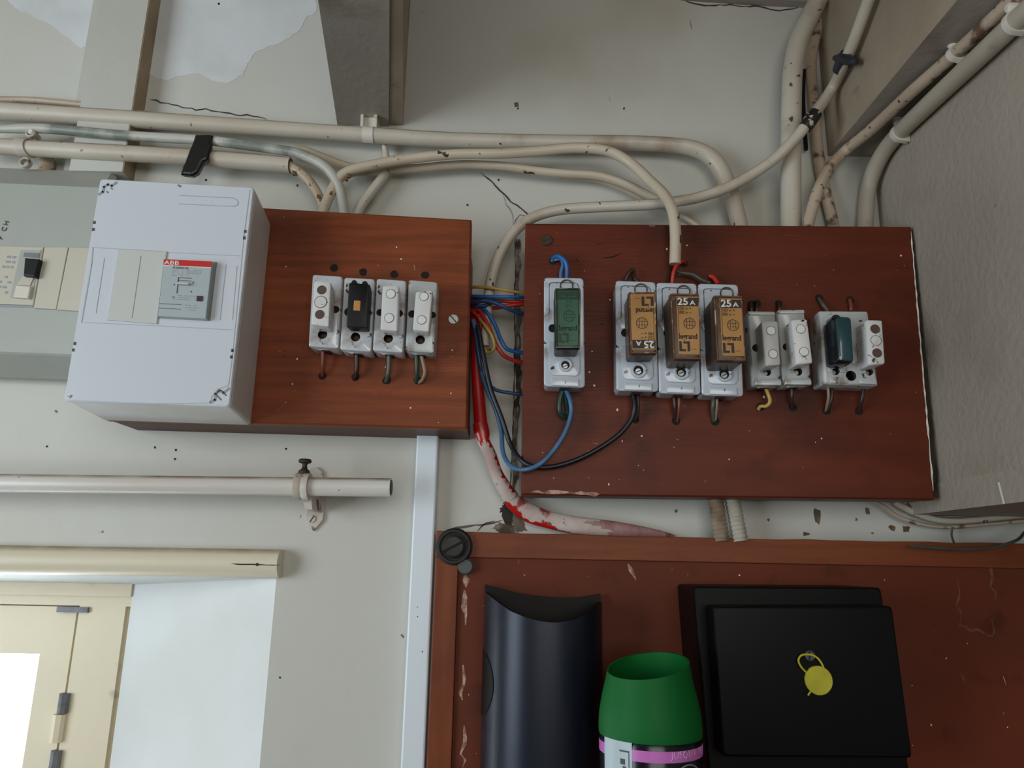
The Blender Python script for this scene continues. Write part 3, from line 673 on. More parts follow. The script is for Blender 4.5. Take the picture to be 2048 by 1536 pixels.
# bare dark chips on the painted cables
for par, lst in ((sweep, [(985, 543, .0435), (982, 556, .0435), (983, 567, .0435)]), (arch, [(697, 350, .0415), (692, 356, .041), (661, 385, .0375), (650, 407, .037)]), (chipped, [(588, 345, .0335), (622, 368, .0335), (637, 392, .0335), (641, 398, .033)])):
    for x, y, dd in lst:
        bm = bmesh.new(); bx(bm, rag(pxpoly([(x-3.5, y-4), (x+4, y-3), (x+3.5, y+4), (x-3, y+4)], dd), .0005, x, 2), dd-.003, dd); link('bare_chip', bm, M['smudge'] if par is not sweep else M['dark'], par)

# ribbed conduits between right board and lower board
for i, (x0, x1, xx0, xx1, m, lab) in enumerate([(1416, 1446, 1432, 1456, M['flex'], 'brown ribbed conduit between the right board and the lower board, left of the pair'), (1450, 1478, 1468, 1494, M['flex2'], 'whitish ribbed conduit between the right board and the lower board, right of the pair')]):
    A, B = W((x0+x1)/2, 996, .028), W((xx0+xx1)/2, 1082, .028); bm = bmesh.new(); n_ = 22
    pts = [A.lerp(B, k/(n_-1)) for k in range(n_)]
    tube(bm, pts, [(.0082 if k % 2 else .0070) for k in range(n_)], 16, 2)
    link('ribbed_conduit', bm, m, None, True, label=lab, category='conduit', group='ribbed conduits under the right board')
# cables bottom right
tubething('cable', wp([(1740, 1000, .012), (1766, 1012, .012), (1800, 1035, .012), (1850, 1050, .012), (1900, 1054, .012), (1960, 1050, .012), (2070, 1040, .012)]), px2m(4, 0), M['cable_dirty'], 'grey cable curving out from under the right board along the lower board', 'cable')
tubething('cable', wp([(1790, 1005, .008), (1830, 1025, .008), (1880, 1040, .008), (1950, 1040, .008), (2070, 1026, .008)]), px2m(6.5, 0), M['cable_clean'], 'pale cable under the right board, tucked beneath the side wall', 'cable')
tubething('cable', wp([(1905, 1054, .014), (1903, 1070, .014), (1908, 1086, .02)]), px2m(2, 0), M['w_grn'], 'short thin grey wire crossing from the cables to the lower board', 'wire')
tubething('cable', wp([(2090, 1030, .02), (2052, 1062, .03), (2034, 1080, .04), (1990, 1094, .044), (1940, 1098, .044), (1880, 1096, .044), (1820, 1092, .042)]), px2m(3, .03), M['w_grn'], 'thin dark cable sagging over the top edge of the lower board at the right', 'cable')

# ------------------------------------------------------------------ grey-green enclosure at the far left
en = thing('distribution_box', W(60, 760, 0), 'large grey-green electrical enclosure partly behind the white breaker box', 'enclosure')
bk = [(-420, 318), (222, 345), (234, 354), (228, 762), (-420, 742)]
bm = bmesh.new()
de = .055
bp = pxpoly(bk, 0.0)
fp = pxpoly([(-420, 345), (205, 374), (210, 380), (196, 712), (-420, 690)], de)
loft(bm, [[P(x, z, 0) for x, z in bp], [P(x, z, .018) for x, z in pxpoly(bk, .018)], [P(x, z, de-.002) for x, z in offs(fp, -.001)], [P(x, z, de) for x, z in offs(fp, .001)]])
for f in bm.faces:
    f.normal_update()
enc = link('body', bm, [M['beige']], en)
# module window
bm = bmesh.new(); bx(bm, pxpoly([(-300, 484), (90, 496), (70, 612), (-300, 600)], de), de-.002, de+.003, .001); md = link('breaker', bm, M['breaker'] if False else M['ivory'], en)
bm = bmesh.new(); bx(bm, pxpoly([(45, 503), (86, 503), (67, 602), (24, 598)], de), de+.001, de+.0036, .0004); link('frame', bm, M['beige'], md)
bm = bmesh.new(); bx(bm, pxpoly([(50, 506), (80, 507), (78, 516), (48, 514)], de+.003), de+.002, de+.0042); link('recess', bm, M['ink_grey'], md)
bm = bmesh.new(); bx(bm, pxpoly([(49, 515), (78, 518), (69, 553), (46, 551)], de+.010), de+.002, de+.010, .0015); link('toggle', bm, M['black'], md)
bm = bmesh.new(); bx(bm, pxpoly([(46, 552), (68, 554), (60, 572), (34, 570)], de+.004), de+.002, de+.0046); link('recess', bm, M['grime'] if False else M['ivory'], md)
bm = bmesh.new(); bx(bm, pxpoly([(33, 571), (62, 573), (57, 597), (27, 595)], de+.006), de+.002, de+.007, .001); link('button', bm, M['ivory_lt'], md)
qd = Q([(-60, 497), (44, 503), (24, 604), (-60, 598)], de+.003)
bm = bmesh.new(); rg = random.Random(2)
for r in range(8):
    x = .42
    while x < .9:
        w_ = rg.uniform(.03, .1)
        if rg.random() < .7: bx(bm, qd.rect(x, .1+r*.1, x+w_, .1+r*.1+.045), de+.003, de+.0032)
        x += w_+.03
link('print', bm, M['groove'], md)
for i, pp in enumerate([[(89, 494), (136, 494), (112, 618), (67, 616)], [(138, 494), (184, 496), (160, 622), (113, 619)]]):
    bm = bmesh.new(); bx(bm, pxpoly(pp, de+.003), de-.002, de+.003, .0006); link('blank_plate', bm, M['ivory'], en)
bm = bmesh.new(); bx(bm, pxpoly([(-300, 604), (66, 611), (65, 615), (-300, 608)], de+.0005), de-.001, de+.0006); link('recess_shadow_gap', bm, M['groove'], en)
bm = bmesh.new()
ux = Vector((.22, 1)).normalized(); uz = Vector((-1, .22)).normalized()
for s, x, y in (('H', 15, 452), ('C', 11, 464), ('F', 4, 480)):
    merge(bm, text(s, c2(x, y, de), ux, uz, px2m(15, de), de+.0006, .01))
link('pencil_writing', bm, M['pencil'], en)

# ------------------------------------------------------------------ wooden boards
DB = .070
def board(name, corners, mats, label, edge_open_top=True, bev=.003):
    q = Q(corners, DB)
    root = thing(name, (q.q(.5, 1)[0], 0, q.q(.5, 1)[1]), label, 'board')
    bm = bmesh.new(); slab(bm, q.full(), [(DB-.014, 0), (DB-bev*.5, 0), (DB, bev*.6)], .0005, 0)
    return q, root, bm
qL, bL, bm = board('wooden_board', [(262, 400), (943, 439), (934, 858), (205, 838)], None, 'orange-brown varnished wooden board carrying the white breaker box and four porcelain fuses')
specks(bm, qL, 26, .0004, .0013, DB, 1, 5, u=(.42, .98))
for a_, b_2, w_ in (((828, 530), (830, 541), .001), ((555, 822), (572, 806), .003)): streak(bm, pxpoly([a_, b_2], DB), w_, DB+.0002, 2 if w_ > .002 else 1, 3)
for i, (x, y) in enumerate([(616, 592), (612, 606), (562, 676), (566, 708), (604, 690)]):
    streak(bm, pxpoly([(x, y), (x+3, y+9)], DB), .003, DB+.0002, 3, i)
link('front_panel', bm, [M['wood_l'], M['fleck'], M['scuff'], M['wood_edge']], bL)
# side rails of the box
bm = bmesh.new(); p3, p2 = qL.q(0, 1), qL.q(1, 1); p1 = qL.q(1, 0); p0 = qL.q(0, 0)
bx(bm, [(p3[0]+.001, p3[1]+.001), (p2[0]-.0005, p2[1]+.0005), (p2[0]-.0005, p2[1]+.014), (p3[0]+.001, p3[1]+.014)], .0, DB-.0142); link('bottom_rail', bm, M['wood_edge'], bL)
bm = bmesh.new(); bx(bm, [(p1[0]-.014, p1[1]-.03), (p1[0]-.0005, p1[1]-.03), (p2[0]-.0005, p2[1]+.0145), (p2[0]-.014, p2[1]+.0145)], .012, DB-.0142); link('side_rail', bm, M['wood_edge'], bL)
bm = bmesh.new(); bx(bm, [(p0[0]+.001, p0[1]-.03), (p0[0]+.014, p0[1]-.03), (p3[0]+.014, p3[1]+.0145), (p3[0]+.001, p3[1]+.0145)], .0, DB-.0142); link('side_rail', bm, M['wood_edge'], bL)
def hole(px, py, par, r=.0042, d=DB):
    bm = bmesh.new(); c = c2(px, py, d)
    pl = rag(circ(c, r, 12), .0004, int(px), 1)
    loft(bm, [[P(x, z, d-.001) for x, z in pl], [P(x, z, d+.0004) for x, z in pl]]); link('cable_hole', bm, M['dark'], par)
for x, y in [(668, 536), (726, 544), (788, 549), (850, 550), (645, 752), (711, 754), (773, 761), (836, 761)]: hole(x, y, bL)
def screw(px, py, r, d, m, ang, label, depth=.0016, slotm=None):
    c = Vector(c2(px, py, d)); bm = bmesh.new(); cyl(bm, tuple(c), r, d, d+depth, 24, .0005)
    o = link('screw', bm, m, None, True, label=label, category='screw')
    bm = bmesh.new(); u = Vector((math.cos(ang), math.sin(ang)))*r*.93; v = Vector((-math.sin(ang), math.cos(ang)))*r*.1
    bx(bm, [tuple(c-u-v), tuple(c+u-v), tuple(c+u+v), tuple(c-u+v)], d+depth-.0004, d+depth+.0002); link('slot', bm, slotm or M['crack'], o)
screw(907, 639, .0052, DB, M['steel'], -.85, 'shiny slotted screw at the right edge of the left board')

qR, bR, bm = board('wooden_board', [(1051, 446), (1826, 453), (1870, 1000), (1042, 990)], None, 'dark red-brown varnished wooden board on the right with eight fuses')
_x = XR-.0035
qR.c[1].x = min(qR.c[1].x, _x); qR.c[2].x = min(qR.c[2].x, _x)
bm.free(); bm = bmesh.new(); slab(bm, qR.full(), [(DB-.014, 0), (DB-.0015, 0), (DB, .0018)], .0005, 0)
specks(bm, qR, 60, .0004, .0016, DB, 1, 8)
for pts, w_ in ([(1208, 516), (1225, 514), (1245, 506)], .004), ([(1152, 516), (1157, 524)], .004), ([(1192, 490), (1205, 486)], .002), ([(1198, 650), (1208, 646)], .003), ([(1690, 660), (1700, 668)], .003):
    streak(bm, pxpoly(pts, DB), w_, DB+.0002, 2, 3, 1.5)
for pts, w_ in ([(1062, 984), (1200, 988)], .0035), ([(1298, 452), (1310, 452)], .003), ([(1186, 886), (1196, 888)], .003), ([(1352, 878), (1358, 880)], .003):
    streak(bm, pxpoly(pts, DB), w_, DB+.0002, 3, 6, 1)
streak(bm, [(qR.q(.9975, .02)), (qR.q(.9975, .2)), (qR.q(.9975, .5)), (qR.q(.9975, .97))], .0016, DB+.0001, 1, 9, .3)
link('front_panel', bm, [M['wood_r'], M['fleck'], M['dark'], M['scuff']], bR)
p0, p1, p2, p3 = qR.q(0, 0), qR.q(1, 0), qR.q(1, 1), qR.q(0, 1)
bm = bmesh.new(); bx(bm, [(p3[0]+.0005, p3[1]+.001), (p2[0]-.001, p2[1]+.001), (p2[0]-.001, p2[1]+.014), (p3[0]+.0005, p3[1]+.014)], .028, DB-.0142); link('bottom_rail', bm, M['wood_edge'], bR)
bm = bmesh.new(); bx(bm, [(p0[0]+.0005, p0[1]-.002), (p0[0]+.012, p0[1]-.002), (p3[0]+.012, p3[1]+.0145), (p3[0]+.0005, p3[1]+.0145)], .03, DB-.0142); link('side_rail', bm, M['wood_edge'], bR)
for x, y in [(1270, 838), (1352, 842), (1430, 843), (1520, 814), (1586, 815), (1653, 822), (1718, 823), (1503, 608), (1514, 607), (1557, 608), (1638, 596), (1700, 600), (1368, 528), (1106, 522)]: hole(x, y, bR)
screw(1093, 481, .0060, DB, M['rust'], .35, 'rusty brown screw at the top left corner of the right board')

# ------------------------------------------------------------------ white breaker box
dF = .136
fb = [(200, 357), (508, 374), (459, 813), (127, 801)]
qF = Q(fb, dF)
bk_ = [Vector(c2(*p, DB)) for p in [(243, 432), (541, 444), (501, 850), (204, 840)]]
ab = thing('breaker_box', (qF.q(.5, 1)[0], -DB, qF.q(.5, 1)[1]), 'white plastic breaker box with a grey red-banded breaker, mounted on the left board', 'breaker box')
bm = bmesh.new()
f2 = rnd(qF.full(), .004)
b2 = rnd([tuple(p) for p in bk_], .004)
loft(bm, [[P(x, z, DB) for x, z in b2], [P(x, z, dF-.004) for x, z in rnd(offs(qF.full(), -.0002), .004)]], True, True)
link('body', bm, M['abb_side'], ab)
bm = bmesh.new(); slab(bm, qF.full(), [(dF-.0042, 0), (dF-.001, 0), (dF, .001)], .004)
cov = link('cover', bm, M['abb'], ab)
def U(px, py, d=dF): # px -> keep
    return c2(px, py, d)
def strip(bm, pts, wpx, d, e=.0003, mi=0):
    w = px2m(wpx, d); v = pxpoly(pts, d)
    for a, b in zip(v[:-1], v[1:]):
        a, b = Vector(a), Vector(b); t = (b-a).normalized(); n = Vector((-t.y, t.x))*w/2; a = a-t*w*.3; b = b+t*w*.3
        bx(bm, [tuple(a-n), tuple(b-n), tuple(b+n), tuple(a+n)], d-.0005, d+e, mi=mi)
bm = bmesh.new()
strip(bm, [(186, 495), (330, 503)], 1.2, dF); strip(bm, [(170, 645), (320, 652), (465, 660)], 1.2, dF)
strip(bm, [(186, 495), (183, 530), (163, 645)], 2.4, dF); strip(bm, [(209, 516), (192, 626)], 1.2, dF)
strip(bm, [(334, 505), (480, 512)], 1.0, dF); strip(bm, [(452, 530), (440, 640)], 1.2, dF); strip(bm, [(474, 532), (465, 640)], 1.0, dF)
strip(bm, [(500, 380), (488, 470), (466, 700), (458, 765), (455, 772), (436, 778), (424, 793), (420, 805)], 1.4, dF)
strip(bm, [(135, 803), (300, 808), (420, 806)], 1.2, dF)
# oval name plate outline
strip(bm, [(360, 391), (466, 396), (474, 400), (477, 406), (475, 410), (468, 413), (358, 408)], 1.5, dF)
link('mould_line', bm, mat('moulded_edge', (172, 177, 184), .5), cov)
bm = bmesh.new(); merge(bm, text('ABB', c2(395, 406, dF), qF.ux, qF.uz, px2m(14, dF), dF+.0002, .0, sx=1.3)); link('embossed_name', bm, mat('faint_emboss', (216, 220, 226), .4), cov)
for x, y in [(189, 445), (187, 459), (150, 687), (147, 700), (491, 463), (489, 476), (465, 701), (463, 714)]:
    bm = bmesh.new(); bx(bm, pxpoly([(x-2.5, y-3), (x+2.5, y-3), (x+2, y+3), (x-3, y+3)], dF), dF-.001, dF+.0003)
    link('latch_slot', bm, M['pencil'], cov)
for n_, (pts) in enumerate(([(198, 389), (206, 384), (208, 374), (216, 369), (224, 372), (233, 365)], [(421, 805), (430, 800), (431, 788), (439, 781), (447, 786), (458, 777)])):
    bm = bmesh.new(); strip(bm, pts, 5.5, dF, .0003); o = link('corner_lock', bm, M['groove'], cov)
    bm = bmesh.new()
    if n_ == 0: strip(bm, [(222, 376), (225, 379)], 1.5, dF, .0006); strip(bm, [(214, 383), (216, 386)], 1.5, dF, .0006)
    else: strip(bm, [(442, 800), (432, 789), (436, 783), (443, 781), (452, 791)], 1.8, dF, .0006)
    link('lock_slot', bm, M['pencil'], o)
bm = bmesh.new(); strip(bm, [(136, 793), (144, 791), (140, 796)], 1.2, dF, .0005); link('scratch', bm, M['ink_grey'], cov); bm = bmesh.new(); strip(bm, [(357, 371), (361, 373)], 4, dF, .0005); link('stain', bm, M['ink_grey'], cov)
bm = bmesh.new(); bx(bm, pxpoly([(236, 498), (334, 503), (314, 648), (214, 640)], dF+.001), dF, dF+.0015, .0006); bp_ = link('blank_plate', bm, M['abb2'], ab)
bm = bmesh.new(); strip(bm, [(282, 512), (264, 636)], 1.0, dF+.0015, .0003); link('plate_gap', bm, M['groove'], bp_)
# breaker
dK = dF+.007
bq = [(328, 518.5), (424, 523), (411, 637), (316, 632)]
qB = Q(bq, dK)
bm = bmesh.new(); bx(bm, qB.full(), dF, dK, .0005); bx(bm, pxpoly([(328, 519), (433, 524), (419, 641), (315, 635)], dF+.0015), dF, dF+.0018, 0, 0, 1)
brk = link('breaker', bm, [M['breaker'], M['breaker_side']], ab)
bm = bmesh.new(); bx(bm, qB.rect(0, 0, 1, .105), dK, dK+.0003); rb = link('red_band', bm, M['red'], brk)
def tx(s, q, u, v, hh, m, name, par, bold=.0, d=None, sx=1.0):
    bm = text(s, q.q(u, v), q.ux, q.uz, hh, (d or q.d)+.0003, bold, sx=sx); return link(name, bm, m, par)
tx('ABB', qB, .02, .092, .0058, M['white_ink'], 'lettering', brk, .02, dK+.0003, 1.35)
bm = bmesh.new(); bx(bm, qB.rect(0, .105, 1, .118), dK, dK+.0003); link('white_line', bm, M['white_ink'], brk)
tx('FH202H-32', qB, .20, .160, .0031, M['ink_grey'], 'lettering', brk, .01)
bm = bmesh.new(); rg = random.Random(4)
for (u0, v0, u1, v1, rows) in ((.2, .18, .42, .3, 4), (.5, .17, .8, .27, 4), (.25, .62, .85, .72, 3), (.55, .78, .85, .9, 3)):
    for r in range(rows):
        u = u0; v = v0+(v1-v0)*r/rows
        while u < u1:
            w_ = rg.uniform(.02, .06)
            if rg.random() < .75: bx(bm, qB.rect(u, v, min(u+w_, u1), v+.012), dK, dK+.0002)
            u += w_+.015
link('fine_print', bm, M['groove'], brk)
bm = bmesh.new()
bx(bm, qB.rect(.335, .31, .355, .59), dK, dK+.0003); bx(bm, qB.rect(.34, .31, .62, .32), dK, dK+.0003); bx(bm, qB.rect(.345, .36, .62, .368), dK, dK+.0003)
bx(bm, qB.rect(0.0, .78, .46, .788), dK, dK+.0003); bx(bm, qB.rect(0.0, .86, .46, .867), dK, dK+.0003)
link('outline_print', bm, M['pencil'], brk)
bm = bmesh.new(); bx(bm, qB.rect(.36, .415, .60, .45), dK, dK+.004, .0008); link('toggle', bm, M['abb2'], brk)
bm = bmesh.new(); bx(bm, qB.rect(.775, .62, .895, .71), dK, dK+.0012, .0003); link('test_button', bm, M['darkwin'], brk)
bm = bmesh.new()
for u, v in ((.28, .66), (.66, .385), (.27, .44), (.64, .55)): cyl(bm, qB.q(u, v), .0007, dK, dK+.0003, 10)
link('dot_print', bm, M['pencil'], brk)

# ------------------------------------------------------------------ porcelain fuses on the left board
G1 = 'porcelain fuse holders on the left board'
def fuse_small(base, dh, plug, dplug, kind, label, group, mats, hole_c=None, ears=None, discs=None, disc_kind='white', plugm=None, entry=(.35, .65), rim=False, extra=None):
    d1 = DB+dh
    q = Q(base, d1)
    root = thing('fuse_holder', (q.q(.5, .5)[0], -DB, q.q(.5, .5)[1]), label, 'fuse holder', group)
    bm = bmesh.new(); slab(bm, q.full(), [(DB, .0004), (d1-.0022, 0), (d1-.0007, .0006), (d1, .0022)], .0026)
    bx(bm, q.rect(entry[0], .985, entry[1], 1.008), DB+.004, d1-.010, 0, 0, 1)
    if rim:
        bx(bm, q.rect(.02, .0, .98, .05), d1-.001, d1+.0012, .0008, .001); bx(bm, q.rect(.02, .93, .98, 1.0), d1-.001, d1+.0012, .0008, .001)
    b = link('base', bm, [mats, M['holein']], root, True)
    if hole_c:
        cs = [(c2(x, y, d1), r, d1-.008, d1+.004) for x, y, r in hole_c]
        holes(b, cs, M['holein'])
        for c, r, _, _2 in cs:
            bm = bmesh.new(); cyl(bm, c, r*.62, d1-.0079, d1-.005, 14, .0004); link('terminal_screw', bm, M['rust'] if not rim else M['steel'], root, True)
    if ears:
        for x, y, r in ears:
            bm = bmesh.new(); cyl(bm, c2(x, y, d1), px2m(r, d1), d1-.002, d1+.0004, 20); link('side_notch', bm, M['dark'] if kind != 'black' else M['black'], root)
    d2 = DB+dplug
    qp = Q(plug, d2)
    bm = bmesh.new()
    base_p = [Vector(p) for p in qp.full()]
    slab(bm, qp.full(), [(d1, .0008), (d2-.0018, 0), (d2-.0005, .0005), (d2, .0016)], .002)
    pm = plugm or M['plug']
    p = link('fuse_carrier', bm, pm, root, True)
    if discs:
        for x, y, r, dk in discs:
            bm = bmesh.new(); c = c2(x, y, d2); rr = px2m(r, d2)
            if dk == 'hole':
                cyl(bm, c, rr, d2-.001, d2+.0003, 22); link('contact_hole', bm, M['plug_hole'], p)
            else:
                cyl(bm, c, rr*1.05, d2-.001, d2+.00025, 22, mi=1); cyl(bm, c, rr*.95, d2, d2+.0006, 22, .0003)
                link('moulded_disc', bm, [M['plug_disc'] if dk == 'disc' else pm, M['seam']], p)
    return root, q, qp, p, d2
fuse_small([(624.5, 548), (684.5, 552), (676.7, 697), (616, 693)], .026, [(628, 560), (662, 564), (657.5, 654), (621.5, 649)], .048, 'white',
           'chipped porcelain fuse with two brown holes, leftmost of four on left board', G1, M['ceramic'], [(645, 669, .0046)], [(671, 619, 8)], [(643.5, 580, 10, 'hole'), (639.5, 629, 10, 'hole'), (641.5, 604, 13, 'flat')])
r_, q_, qp_, p_, d_ = fuse_small([(688, 554), (749, 557), (742, 704), (679, 699)], .026, [(697.5, 564), (740, 568), (735, 656), (692, 654)], .042, 'black',
           'porcelain fuse with a black carrier and a brass strip, on the left board', G1, M['ceramic'], [(711, 674, .0046)], [(697, 624, 9), (736, 626, 8)], plugm=M['black'])
bm = bmesh.new(); bx(bm, qp_.rect(.30, .40, .62, .63), d_-.001, d_+.0008, .0006, .001); link('brass_strip', bm, M['brass'], p_)
bm = bmesh.new()
for i in range(2): cyl(bm, qp_.q(.25+.5*i, .0), px2m(6, d_), d_-.006, d_-.0004, 14)
link('scalloped_top', bm, M['black'], p_)
fuse_small([(753, 556), (812, 560.5), (805.6, 706), (744.5, 701)], .026, [(764.6, 571), (798, 571), (794.5, 663), (760, 659.5)], .044, 'white',
           'clean porcelain fuse with two raised white discs, third from left on the left board', G1, M['ceramic'], [(776.6, 677, .0046)], [(760, 625, 7.5), (799, 627, 7.5)], [(781.6, 588, 10, 'disc'), (778.5, 636, 10, 'disc')])
fuse_small([(817, 558.6), (875, 563.5), (868, 706), (810, 702)], .026, [(831, 583), (865.5, 580), (858, 664), (825, 660)], .044, 'white',
           'dirty chipped porcelain fuse with two wires below, rightmost on the left board', G1, M['ceramic3'], [(840.5, 679.5, .0046)], [(824, 628, 8), (865, 630, 7)], [(848, 593, 9.5, 'disc'), (843.5, 640, 9.5, 'disc')])

# ------------------------------------------------------------------ big fuses on the right board
G2 = 'large fuse holders on the right board'
def big_fuse(base, plug, dh, dplug, label, group, screw_c, notch, rim, side, lab, flip, scheme, labrect=(.16, .05, .95, .93), body_shift=(0, 0)):
    d1 = DB+dh; q = Q(base, d1)
    root = thing('fuse_holder', (q.q(.5, .5)[0], -DB, q.q(.5, .5)[1]), label, 'fuse holder', group)
    bm = bmesh.new(); slab(bm, q.full(), [(DB, .001), (d1-.004, .0010), (d1-.003, 0), (d1-.0008, 0), (d1, .0008)], .0040)
    # raised top and bottom fields, with a waist between
    bx(bm, q.poly([(.17, .055), (.83, .055), (.87, .09), (.87, .45), (.13, .45), (.02, .37), (.14, .34), (.14, .09)]), d1, d1+.0012, .0006, .001)
    bx(bm, q.poly([(.10, .60), (.88, .60), (.88, .87), (.80, .905), (.22, .905), (.14, .87)]), d1, d1+.0012, .0007, .002)
    bx(bm, q.rect(.18, .93, .85, .995), d1, d1+.0010, .0007, .001)
    bx(bm, q.rect(.4, .985, .62, 1.006), DB+.004, d1-.008, 0, 0, 1)
    b = link('base', bm, [M['ceramic2'], M['holein']], root, True)
    bm = bmesh.new()
    pts = [q.q(u, v) for u, v in ((.02, .37), (.11, .345), (.13, .31), (.135, .10), (.17, .052), (.5, .048), (.8, .052), (.865, .085), (.87, .13))]
    tube(bm, [P(x, z, d1+.0003) for x, z in pts], .00038, 6, 4); link('dirty_seam', bm, M['seam'], root)
    c = c2(screw_c[0], screw_c[1], d1)
    R1 = px2m(17 if scheme != 'g' else 14.5, d1)
    bm = bmesh.new(); ring(bm, c, R1, R1*.58, d1, d1+.003); ringo = link('terminal_collar', bm, M['ceramic2'], root, True)
    bm = bmesh.new(); cyl(bm, c, R1*.6, d1, d1+.0014, 20); link('terminal_hole', bm, M['dark'], root)
    bm = bmesh.new(); cc_ = (c[0]-.0003, c[1]-.001); cyl(bm, cc_, R1*.38, d1+.001, d1+.0022, 16, .0004)
    ts = link('terminal_screw', bm, M['steel'], root, True)
    bm = bmesh.new(); u_ = Vector((.9, .4))*R1*.35; v_ = Vector((-.4, .9))*R1*.05; C0 = Vector(cc_)
    bx(bm, [tuple(C0-u_-v_), tuple(C0+u_-v_), tuple(C0+u_+v_), tuple(C0-u_+v_)], d1+.002, d1+.0024); link('slot', bm, M['dark'], ts)
    if notch:
        bm = bmesh.new(); cyl(bm, c2(notch[0], notch[1], d1), px2m(8.5, d1), d1-.001, d1+.0017, 20); link('side_notch', bm, M['dark'], root)
    # arched tongue at the top
    d2 = DB+dplug; qp = Q(plug, d2)
    tg = Q(plug, d1).q(.45, -.02)
    bm = bmesh.new(); ring(bm, tg, .0068, .0056, d1+.001, d1+.0022, 24); link('arched_tongue', bm, M['seam'], root)
    bm = bmesh.new(); slab(bm, qp.full(), [(d1+.001, .0004), (d2-.006, .0002), (d2-.0055, -.0004), (d2-.002, -.0003), (d2-.0006, .0005), (d2, .0018)], .0032)
    for f in bm.faces:
        if abs(f.normal.y) < .5: pass
    car = link('fuse_carrier', bm, side, root, True)
    bm = bmesh.new(); w_ = .045
    for r in ((0.02, .01, .98, .03), (0.02, .97, .98, .99), (.01, .02, .05, .98), (.95, .02, .99, .98)): bx(bm, qp.rect(*r), d2-.0006, d2+.0004, .0003)
    link('worn_rim', bm, rim, car)
    ql = Q(plug, d2+.0002, flip)
    u0, v0, u1, v1 = labrect
    if flip: u0, u1, v0, v1 = 1-u1, 1-u0, 1-v1, 1-v0
    bm = bmesh.new(); bx(bm, ql.rect(u0, v0, u1, v1), d2, d2+.0003, 0, .0005); lb = link('label', bm, lab, car)
    dl = d2+.0003
    ink = M['ink'] if scheme != 'g' else M['green_ink']
    def uv(u, v): return (u0+(u1-u0)*u, v0+(v1-v0)*v)
    bm = bmesh.new()
    a, b2_ = uv(.02, .02), uv(.98, .17); bx(bm, ql.rect(a[0], a[1], b2_[0], b2_[1]), dl, dl+.0002)
    # circle mark
    cc2 = ql.q(*uv(.55, .47)); rr = px2m(12.5, d2)
    ring(bm, cc2, rr, rr*.90, dl-.0001, dl+.0003, 30)
    for k in (-.45, 0, .45): bx(bm, [(cc2[0]+k*rr-.0002, cc2[1]-rr*.75), (cc2[0]+k*rr+.0002, cc2[1]-rr*.75), (cc2[0]+k*rr+.0002, cc2[1]+rr*.75), (cc2[0]+k*rr-.0002, cc2[1]+rr*.75)], dl, dl+.0002)
    for k in (-.3, .3): bx(bm, [(cc2[0]-rr*.8, cc2[1]+k*rr-.0002), (cc2[0]+rr*.8, cc2[1]+k*rr-.0002), (cc2[0]+rr*.8, cc2[1]+k*rr+.0002), (cc2[0]-rr*.8, cc2[1]+k*rr+.0002)], dl, dl+.0002)
    # bracket logo
    def lr(x0, y0, x1, y1):
        a = uv(.04+x0*.50, .78+y0*.17); b3 = uv(.04+x1*.50, .78+y1*.17); bx(bm, ql.rect(a[0], a[1], b3[0], b3[1]), dl, dl+.0002)
    lr(0, 0, .24, 1); lr(.24, .78, .60, 1); lr(.40, 0, .76, .22); lr(.76, 0, 1, 1); lr(1.1, .78, 1.6, .82)
    a = uv(.05, .30); b3 = uv(.065, .66); bx(bm, ql.rect(a[0], a[1], b3[0], b3[1]), dl, dl+.0002)
    link('print', bm, ink, lb)
    if scheme == 'g':
        tx('neutre', ql, *uv(.12, .135), .0058, M['green_side'] if False else M['green_lab'], 'lettering', lb, .01, dl+.0002)
        tx('V =', ql, *uv(.40, .235), .0040, ink, 'lettering', lb, .0, dl); tx('V ~', ql, *uv(.40, .305), .0040, ink, 'lettering', lb, .0, dl)
    else:
        tx('25', ql, *uv(.05, .148), .0098, M['white_ink'], 'lettering', lb, .03, dl+.0002, 1.05)
        tx('A', ql, *uv(.60, .148), .0066, M['white_ink'], 'lettering', lb, .02, dl+.0002, 1.15)
        tx('250 v =', ql, *uv(.03, .235), .0043, ink, 'lettering', lb, .0, dl); tx('380 v ~', ql, *uv(.03, .305), .0043, ink, 'lettering', lb, .0, dl)
    tx('legrand', ql, *uv(.03, .735), .0072, ink, 'lettering', lb, .02, dl, .82)
    return root
big_fuse([(1088, 555), (1167, 556), (1170, 775), (1088, 772)], [(1110, 575), (1161, 575), (1160, 697), (1111, 697)], .026, .058,
         'large fuse holder with a green neutral cartridge, leftmost on the right board', G2, (1131, 731), (1105, 657), M['green_rim'], M['green_side'], M['green_lab'], False, 'g', (.1, .05, .92, .95))
big_fuse([(1231, 561), (1311, 564), (1317, 783), (1233, 781)], [(1257, 583), (1311, 583), (1315, 708), (1261, 708)], .026, .058,
         'large fuse holder whose amber 25A cartridge sits upside down', G2, (1276.6, 741.5), (1250, 666), M['amber_rim'], M['amber_side'], M['amber'], True, 'a', (.06, .04, .95, .93))
big_fuse([(1313, 565), (1393, 567), (1401.5, 789), (1318.5, 786)], [(1340, 586), (1399, 587), (1402, 720), (1347, 719)], .026, .062,
         'middle amber 25A fuse holder of the three, with the painted cable ending above it', G2, (1362, 745), (1335, 667), M['amber_rim'], M['amber_side'], M['amber'], False, 'a', (.2, .05, .97, .92))
big_fuse([(1396, 567), (1476, 569), (1487, 792.5), (1404, 790)], [(1427, 590), (1484, 591), (1492, 723), (1434, 722)], .026, .066,
         'rightmost amber 25A fuse holder of the three, next to the small white fuses', G2, (1448, 749), (1420, 673), M['amber_rim'], M['amber_side'], M['amber'], False, 'a', (.2, .05, .97, .92))

